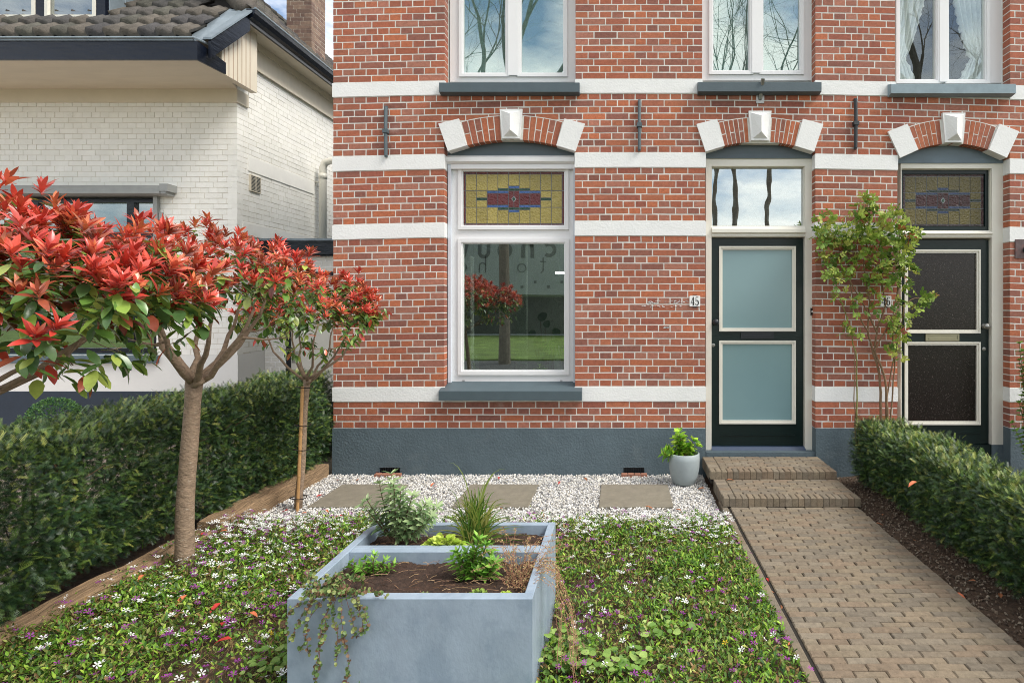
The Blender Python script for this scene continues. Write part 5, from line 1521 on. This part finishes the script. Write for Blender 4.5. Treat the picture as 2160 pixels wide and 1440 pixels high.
for _ in range(16):
    x_ = random.uniform(X0+.05, X0+.26); paths.append([(x_, Y0+.12, .38), (x_+random.uniform(-.08, .08), Y0+random.uniform(.02, .2), .47), (x_+random.uniform(-.14, .1), Y0+random.uniform(-.02, .25), .42)])
trailing('trailing_plant', 'trailing plant with small green and purplish leaves hanging over the front left rim', (X0+.15, Y0+.1, .38), paths, .0135,
         [srgb(112, 138, 78), srgb(92, 118, 66), srgb(140, 150, 88), srgb(126, 98, 74)], srgb(112, 74, 64), 170, r=.0011)
paths = []
for i in range(52):        # dry reddish sprays over the right rim
    b_ = (X1-.06-random.uniform(0, .10), 2.66+random.uniform(-.08, .08), .39); a_ = random.uniform(-.9, .9)
    e_ = (X1-.02 + random.uniform(-.26, .16), 2.7 + random.uniform(-.22, .25), random.uniform(.42, .56))
    m_ = ((b_[0]+e_[0])/2+random.uniform(-.02, .02), (b_[1]+e_[1])/2, max(b_[2], e_[2])+.01)
    paths.append([b_, m_, e_])
for i in range(16):
    y_ = 2.62+random.uniform(-.12, .18); x2 = X1+random.uniform(.05, .16)
    paths.append([(X1-.08, y_, .40), (X1+.01, y_, .47), (X1+.07, y_-.02, .44), (x2, y_-.05, .28), (x2+random.uniform(0, .05), y_-.10-random.random()*.1, random.uniform(.06, .16))])
trailing('dry_plant', 'withered reddish brown sprays arching over the right rim of the planter', (X1-.1, 2.66, .38), paths, .009,
         [srgb(178, 150, 104), srgb(150, 108, 76), srgb(196, 172, 122), srgb(128, 130, 74)], srgb(146, 104, 78), 110, NT, NF, m_dry, r=.0009)

n = 5200; x = RNG.uniform(1.87, 2.75, n); y = RNG.uniform(1.6, 5.72, n); m = MB(); q_ = RNG.uniform(.004, .013, n)
k = x < 2.6; x, y, q_ = x[k], y[k], q_[k]; n = len(x)
scatter(m, st_v, np.array(ico), np.stack([x, y, -.018+.024*vnoise(x, y, 3, 3.)], -1), rdir(n), rdir(n), np.stack([q_, q_*.8, q_*.7], -1), pick([srgb(92, 76, 62), srgb(74, 60, 48), srgb(112, 98, 82), srgb(128, 116, 100)], n))
tag(m.build('soil_crumbs', m_stone), 'loose crumbs of dark soil along the path under the right hedge', 'soil', kind='stuff')
# potted hydrangea by the steps
pt = thing('flower_pot', (PX(1443, 5.45), 5.45, 0), 'round pale grey pot with a bright green hydrangea beside the steps', 'flower pot')
c = (PX(1443, 5.45), 5.45, .005); r_ = .140
mb = MB(); mb.lathe(c, [(0, 0), (r_*.62, 0), (r_*.72, .01), (r_*.88, .07), (r_*.98, .15), (r_*1.0, .22), (r_*.985, .275), (r_*.93, .28), (r_*.9, .27), (r_*.88, .20), (0, .20)], 40); mb.build('pot', m_pot, pt, smooth=True)
mb = MB(); mb.lathe(c, [(r_*.885, .235), (r_*.5, .245), (0, .24)], 20); mb.build('soil', m_soil2, pt)
HT, HF = leafT(((0, .05), (.25, .3), (.55, .33), (.85, .15), (1, .01)), .12, .12)
hyd = whorl_plant('hydrangea', 'young bright green hydrangea growing in the pale grey pot', (c[0], 5.45, .245), [tuple(P(a, b, 5.45+random.uniform(-.05, .05))) for a, b in ((1432, 912), (1440, 925), (1425, 925), (1462, 930), (1470, 940), (1408, 948), (1418, 955), (1447, 945), (1452, 955), (1435, 940), (1400, 957))],
            HT, HF, .092, [srgb(176, 214, 70), srgb(148, 196, 62), srgb(128, 178, 64), srgb(194, 220, 92)], dens=.8, up=.4)

# climbing rose
Yr = D - .10
rs_base = (PX(1862, 5.62), 5.62, 0.0)
rose = thing('climbing_rose', rs_base, 'climbing rose with bare stems and young leaves between the two doors', 'climbing plant')
sb = MB(); lb = MB()
lines = [[(1872, 960), (1872, 875), (1868, 800), (1845, 740), (1850, 700), (1870, 640), (1850, 560), (1800, 520), (1745, 478)],
         [(1812, 960), (1807, 880), (1808, 760), (1790, 680), (1762, 600), (1748, 560), (1722, 490)],
         [(1866, 960), (1858, 880), (1856, 790), (1830, 700), (1835, 640), (1822, 560), (1832, 480), (1826, 430)],
         [(1876, 960), (1880, 860), (1888, 760), (1880, 680), (1892, 620), (1900, 560), (1890, 480), (1878, 450)],
         [(1870, 930), (1868, 850), (1898, 700), (1908, 640), (1930, 628), (1958, 634)], [(1805, 940), (1803, 880), (1802, 740)],
         [(1850, 700), (1820, 640), (1775, 560), (1765, 500)], [(1892, 620), (1905, 560), (1915, 510)], [(1830, 700), (1800, 640), (1790, 560), (1800, 470)], [(1845, 740), (1870, 690), (1890, 660), (1912, 668)]]
for i, ln in enumerate(lines):
    pts = np.array([P(a, b, Yr - .02*math.sin(k*1.3+i)) for k, (a, b) in enumerate(ln)]); n = len(pts)*4; tt = np.linspace(0, len(pts)-1, n)
    q = np.stack([np.interp(tt, np.arange(len(pts)), pts[:, j]) for j in range(3)], -1); q = q + RNG.normal(0, .003, q.shape)
    th = .014 if i in (0, 2) else .008
    sb.tube(q, np.linspace(th, .003, n), 6, srgb(120, 96, 70) if i != 1 else srgb(122, 122, 66), cap=False)
blobs = [(1732, 478, 14, 12), (1745, 465, 12, 10), (1830, 428, 12, 12), (1880, 452, 16, 14), (1912, 485, 14, 10), (1918, 560, 14, 10), (1800, 640, 18, 10), (1770, 620, 14, 8), (1838, 655, 14, 6), (1898, 700, 18, 12), (1760, 500, 38, 46), (1800, 480, 42, 44), (1832, 455, 34, 50), (1872, 478, 36, 55), (1900, 505, 30, 40), (1832, 535, 50, 50), (1778, 560, 34, 45), (1870, 565, 34, 50), (1908, 560, 24, 26), (1850, 605, 26, 30), (1905, 655, 26, 22), (1948, 632, 20, 20),
         (1882, 690, 18, 16), (1780, 690, 12, 9), (1900, 600, 18, 16), (1825, 500, 36, 45), (1745, 530, 22, 24), (1884, 735, 14, 10), (1806, 705, 10, 6), (1895, 750, 10, 6), (1750, 580, 14, 12), (1732, 495, 16, 14), (1915, 530, 20, 16)]
L, Dd, N_, S_, C_ = [], [], [], [], []
for bx_, by_, br_, bn_ in blobs:
    for _ in range(int(bn_*1.0)):
        a = random.random()*6.3; q = math.sqrt(random.random())*br_
        if abs(bx_+cos(a)*q-1872) < 20 and abs(by_+sin(a)*q-630) < 24: continue
        p = P(bx_+cos(a)*q, by_+sin(a)*q, Yr - random.uniform(-.05, .16)); ax = nrm(rdir(1)[0]+np.array([0, -.5, -.1])); u = nrm(np.cross(ax, rdir(1)[0])); s_ = random.uniform(.030, .048)
        col = np.array(random.choice([srgb(124, 154, 62), srgb(98, 130, 54), srgb(150, 174, 76), srgb(170, 178, 86)] if random.random() < .965 else [srgb(160, 104, 66), srgb(150, 84, 60)]))
        nn_ = nrm(np.cross(ax, u)+np.array([0, -.3, .5]))
        for k, (f_, sd_) in enumerate(((.35, 1), (.35, -1), (.7, 1), (.7, -1), (1., 0))):
            b_ = p + ax*.06*f_; d = nrm(ax*.5 + u*sd_) if sd_ else ax
            L.append(b_); Dd.append(d); N_.append(nn_); S_.append(s_); C_.append(col*random.uniform(.85, 1.12))
        sb.tube([p, p+ax*.06], .0009, 3, srgb(120, 110, 60), cap=False)
sb.build('stem', M('rose_stem', attr=True, rough=.8, var=.2, ns=30), rose)
RT, RF = leafT(((0, .05), (.3, .3), (.65, .28), (1, .02)), .12, .1)
leaf_cloud(lb, RT, RF, L, Dd, N_, S_, C_); lb.build('leaves', m_mleaf, rose, smooth=True)
# plant at the right edge
b_ = (PX(2185, 5.5), 5.5, 0)
whorl_plant('shrub', 'bit of green shrub poking in at the right edge beside the second door', b_, [tuple(P(a, b, 5.5)) for a, b in ((2150, 725), (2158, 740), (2150, 760), (2160, 780), (2155, 835), (2150, 850), (2135, 892), (2160, 905), (2175, 700), (2190, 760), (2180, 820), (2200, 700), (2195, 880))],
            RT, RF, .05, [srgb(96, 140, 52), srgb(120, 164, 62), srgb(76, 116, 46)], dens=.5)
# clipped ball beyond the hedge
c = P(115, 885, 5.4); bt = thing('topiary_ball', (c[0], c[1], 0), 'small clipped green ball in front of the white house plinth', 'topiary')
n = 5000; o = rdir(n); rr = .19
mb = MB(); scatter(mb, *leafT(((0, .1), (.5, .35), (1, .05)), .1, .1), c + o*rr*RNG.uniform(.9, 1.03, (n, 1)), o+.7*rdir(n), rdir(n), RNG.uniform(.012, .02, n), pick([srgb(74, 110, 62), srgb(96, 134, 70), srgb(50, 84, 62)], n)); mb.build('foliage', m_mleaf, bt)
mb = MB(); mb.lathe((c[0], c[1], -.01), [(0, 0), (.11, 0), (.15, .36), (.13, .37), (.12, .34), (0, .33)], 20, (1, 1, 1)); mb.tube([(c[0], c[1], .3), tuple(c)], .012, 6); mb.build('pot', m_navyp, bt)
# small bulbs' shoots between hedge and sleeper
mb = MB()
for cx_, cy_, n_ in ((265, 1150, 26), (325, 1120, 18), (448, 1042, 8), (480, 1050, 6), (240, 1160, 10)):
    for _ in range(n_):
        Y_ = 1.58*F/(cy_-CY); b0 = np.array([PX(cx_+random.gauss(0, 14), Y_), Y_+random.gauss(0, .02), 0.0]); blade(mb, b0, b0+np.array([random.gauss(0, .03), random.gauss(0, .02), random.uniform(.07, .14)]), .008, random.choice([srgb(110, 148, 56), srgb(136, 166, 72)]), .0)
tag(mb.build('bulb_shoots', m_mleaf), 'thin green bulb shoots under the left hedge beside the sleeper', 'shoots', kind='stuff')

# things inside the ground floor window
yi = YF+.17
def PI_(px, py, y=None): return P(px, py, y or yi)
b_ = PI_(1001, 781); cl_ = thing('glass_cloche', (b_[0], b_[1], ZF(790)), 'glass bell jar with a small cactus on the inner sill', 'bell jar')
gm = glass('bell_glass', .12, (.92, .95, .94))
mb = MB(); rr = .066; mb.lathe((b_[0], b_[1], ZF(790)), [(rr, 0), (rr, .12), (rr*.85, .165), (rr*.5, .19), (.008, .198), (.008, .205), (.012, .215), (0, .222)], 24); mb.build('dome', gm, cl_, smooth=True)
mb = MB(); mb.lathe((b_[0], b_[1], ZF(790)), [(.02, 0), (.035, .035), (.045, .04), (0, .038)], 16); mb.build('dish', m_enamel, cl_)
mb = MB(); mb.tube([(b_[0], b_[1], ZF(790)+.035), (b_[0]-.008, b_[1], ZF(790)+.10)], [.011, .009], 8, srgb(150, 170, 90)); mb.build('cactus', m_mleaf, cl_)
ip = thing('spider_plant', (XF(1135), yi, ZF(790)), 'thin leaved grassy house plant on the inner sill', 'house plant')
mb = MB()
for i in range(36):
    th = random.gauss(0, .8); L_ = random.uniform(.10, .26); b0 = np.array([XF(1135), yi, ZF(788)])
    blade(mb, b0, b0+np.array([math.sin(th)*L_, random.uniform(-.04, .1), abs(cos(th))*L_*.9]), .006, random.choice([srgb(140, 170, 130), srgb(110, 150, 100)]), .03)
mb.build('blades', m_mleaf, ip)
mb = MB(); mb.lathe((XF(1135), yi, ZF(790)), [(0, 0), (.03, 0), (.035, .03), (0, .028)], 16); mb.build('pot', m_enamel, ip)
fp = thing('trailing_house_plant', (XF(1172), yi+.05, ZF(745)), 'bright green feathery house plant hanging down inside the window', 'house plant')
mb = MB()
for i in range(160):
    b0 = np.array([XF(1172)+random.gauss(0, .03), yi+.05+random.gauss(0, .03), ZF(722)]); e_ = b0+np.array([random.gauss(0, .07)-.01, random.uniform(-.05, .05), -random.uniform(.02, .24)]); blade(mb, b0, e_, .005, random.choice([srgb(150, 190, 70), srgb(120, 170, 60)]), .03)
mb.build('fronds', m_mleaf, fp)
mb = MB(); mb.lathe((XF(1172), yi+.07, ZF(790)), [(0, 0), (.04, 0), (.045, .27), (0, .27)], 16); mb.build('pot', m_enamel, fp)
mo = thing('monstera', (PX(1150, 6.5), 6.5, .2), 'dark green split leaved house plant behind the other window plants', 'house plant')
mb = MB(); L = [P(a, b, 6.5) for a, b in ((1130, 705), (1150, 690), (1165, 700), (1142, 720), (1178, 705), (1140, 677), (1185, 720), (1155, 725), (1125, 720))]
scatter(mb, T2, F2, np.array(L), rdir(9)*np.array([1, .3, .6]), rdir(9)*.4+np.array([0, -1, .3]), RNG.uniform(.08, .12, 9), pick([srgb(60, 96, 50), srgb(46, 80, 44)], 9))
mb.build('leaves', m_leaf, mo); mb = MB()
for p in L: mb.tube([(PX(1150, 6.5), 6.5, .5), ((PX(1150, 6.5)+p[0])/2, 6.5, (.5+p[2])/2+.08), p], .005, 5)
mb.lathe((PX(1150, 6.5), 6.5, .2), [(0, 0), (.1, 0), (.13, .3), (0, .3)], 16); mb.build('stalk', m_twig, mo)

# ================================================================== ACROSS THE STREET (seen mirrored in the panes)
def bare_tree(x, y, h, r, seed, lean=0.):
    rnd = random.Random(seed)
    t = thing('bare_tree', (x, y, 0), 'bare street tree across the road, mirrored in the window panes', 'tree', 'bare trees across the street')
    mb = MB(); cnt = [0]; lim = 9000
    def grow(p, d, L, r_, lvl):
        if cnt[0] > lim: return
        n = 4; pts = [p]; rs = [r_]
        for i in range(n):
            d = nrm(d + np.array([rnd.gauss(0, .12), rnd.gauss(0, .12), rnd.gauss(.03, .08)])); pts.append(pts[-1]+d*L/n); rs.append(r_*(1-.45*(i+1)/n))
        mb.tube(pts, rs, 7 if lvl < 2 else 3, cap=False); cnt[0] += 1
        if lvl >= 7 or r_ < .003: return
        for k in range(3 if lvl < 4 else 3):
            i = n if k == 0 else rnd.randint(1, n)
            a = rnd.random()*6.3; u = nrm(np.cross(d, [.3, .8, .2])); v_ = np.cross(d, u); sp = rnd.uniform(.3, .95) if k else rnd.uniform(.1, .4)
            grow(pts[i], nrm(d + (u*cos(a)+v_*sin(a))*sp), L*rnd.uniform(.62, .84), rs[i]*(.85 if k == 0 else .62), lvl+1)
    tr = [(x, y, -.1), (x+lean*.3, y, h*.2), (x+lean*.2, y, h*.28), (x+lean*.5, y, h*.42)]
    mb.tube(tr, [r*1.25, r, r*.95, r*.85], 12)
    grow(np.array(tr[-1], float), nrm(np.array([lean*.2, 0, 1.])), h*.22, r*.8, 0)
    grow(np.array(tr[-1], float), nrm(np.array([.7, .2, .8])), h*.22, r*.6, 1); grow(np.array(tr[-1], float), nrm(np.array([-.7, .1, .8])), h*.22, r*.6, 1)
    mb.build('trunk', m_bark2, t)
bare_tree(-3.3, -5.2, 15, .14, 3)
bare_tree(3.1, -8.5, 15, .08, 4, .2)
bare_tree(4.0, -8.8, 16, .09, 8, -.3)
bare_tree(4.9, -8.6, 15, .085, 9, .3)
bare_tree(-7.5, -9.0, 15, .22, 12)
bare_tree(9.5, -7.5, 16, .22, 15)
sch = thing('school_building', (-6, -20, 0), 'pale building across the street lettered in black, mirrored in the window', 'building')
mb = MB(); mb.box(-22, 0.5, -26, -20, 2.2, 5.0); mb.box(-22, .3, -26, -20.6, 0, 2.2); mb.build('wall', M('pale_grey_cladding', srgb(150, 158, 158), .7, var=.04, ns=.6), sch)
mb = MB()
def glyph(ch, x, z, s, y=-19.99):
    A = lambda pts: [(x - a*s, z + b*s) for a, b in pts]       # faces +y, so it runs right to left along x
    arc = lambda cx, cz, r, a0, a1: [(cx+r*cos(rad(a0+(a1-a0)*i/12)), cz+r*sin(rad(a0+(a1-a0)*i/12))) for i in range(13)]
    W_ = {'s': [[(.5, .85), (.25, 1), (.05, .8), (.25, .55), (.5, .3), (.3, .02), (.0, .15)]], 'c': [arc(.3, .5, .35, 50, 310)], 'h': [[(0, 0), (0, 1.5)], arc(.28, .6, .28, 170, 0) + [(.56, 0)]],
          'o': [arc(.32, .45, .36, 0, 360)], 'u': [[(0, 1)] + arc(.28, .35, .28, 180, 360) + [(.56, 1)]], 'w': [[(0, 1), (.2, 0), (.4, .8), (.6, 0), (.8, 1)]], 't': [[(.2, 1.4), (.2, .2), (.4, 0)], [(-.05, 1), (.5, 1)]],
          'e': [[(.0, .5), (.6, .5)] + arc(.3, .5, .32, 0, 310)]}
    for st_ in W_[ch]:
        m2 = MB(); q = A(st_); m2.ribbon(q, s*(.22 if s > .6 else .1), y); v = np.vstack(m2.v); v[:, 1] = 2*y - v[:, 1]
        for c_, f_ in zip(m2.v, m2.f): pass
        mb.add(v, [np.asarray(f) for f in m2.f])
for i, ch in enumerate('schouw'): glyph(ch, -2.4-i*1.15, 4.15, .85)
for i, ch in enumerate('toche'): glyph(ch, -4.0-i*1.05, 3.35, .6)
for i in range(12): mb.box(-2.5-i*.7, -2.36-i*.7, -19.995, -19.985, 2.55+.25*(i % 2), 2.69+.25*(i % 2))
mb.build('lettering', M('grey_lettering', srgb(92, 96, 96), .6), sch)
mb = MB(); mb.box(-21.9, .2, -20.62, -20.59, .1, 2.1); mb.build('window_band', M('dark_glazing', srgb(50, 56, 56), .2, var=.5, ns=.8), sch)
bpy.context.view_layer.update()
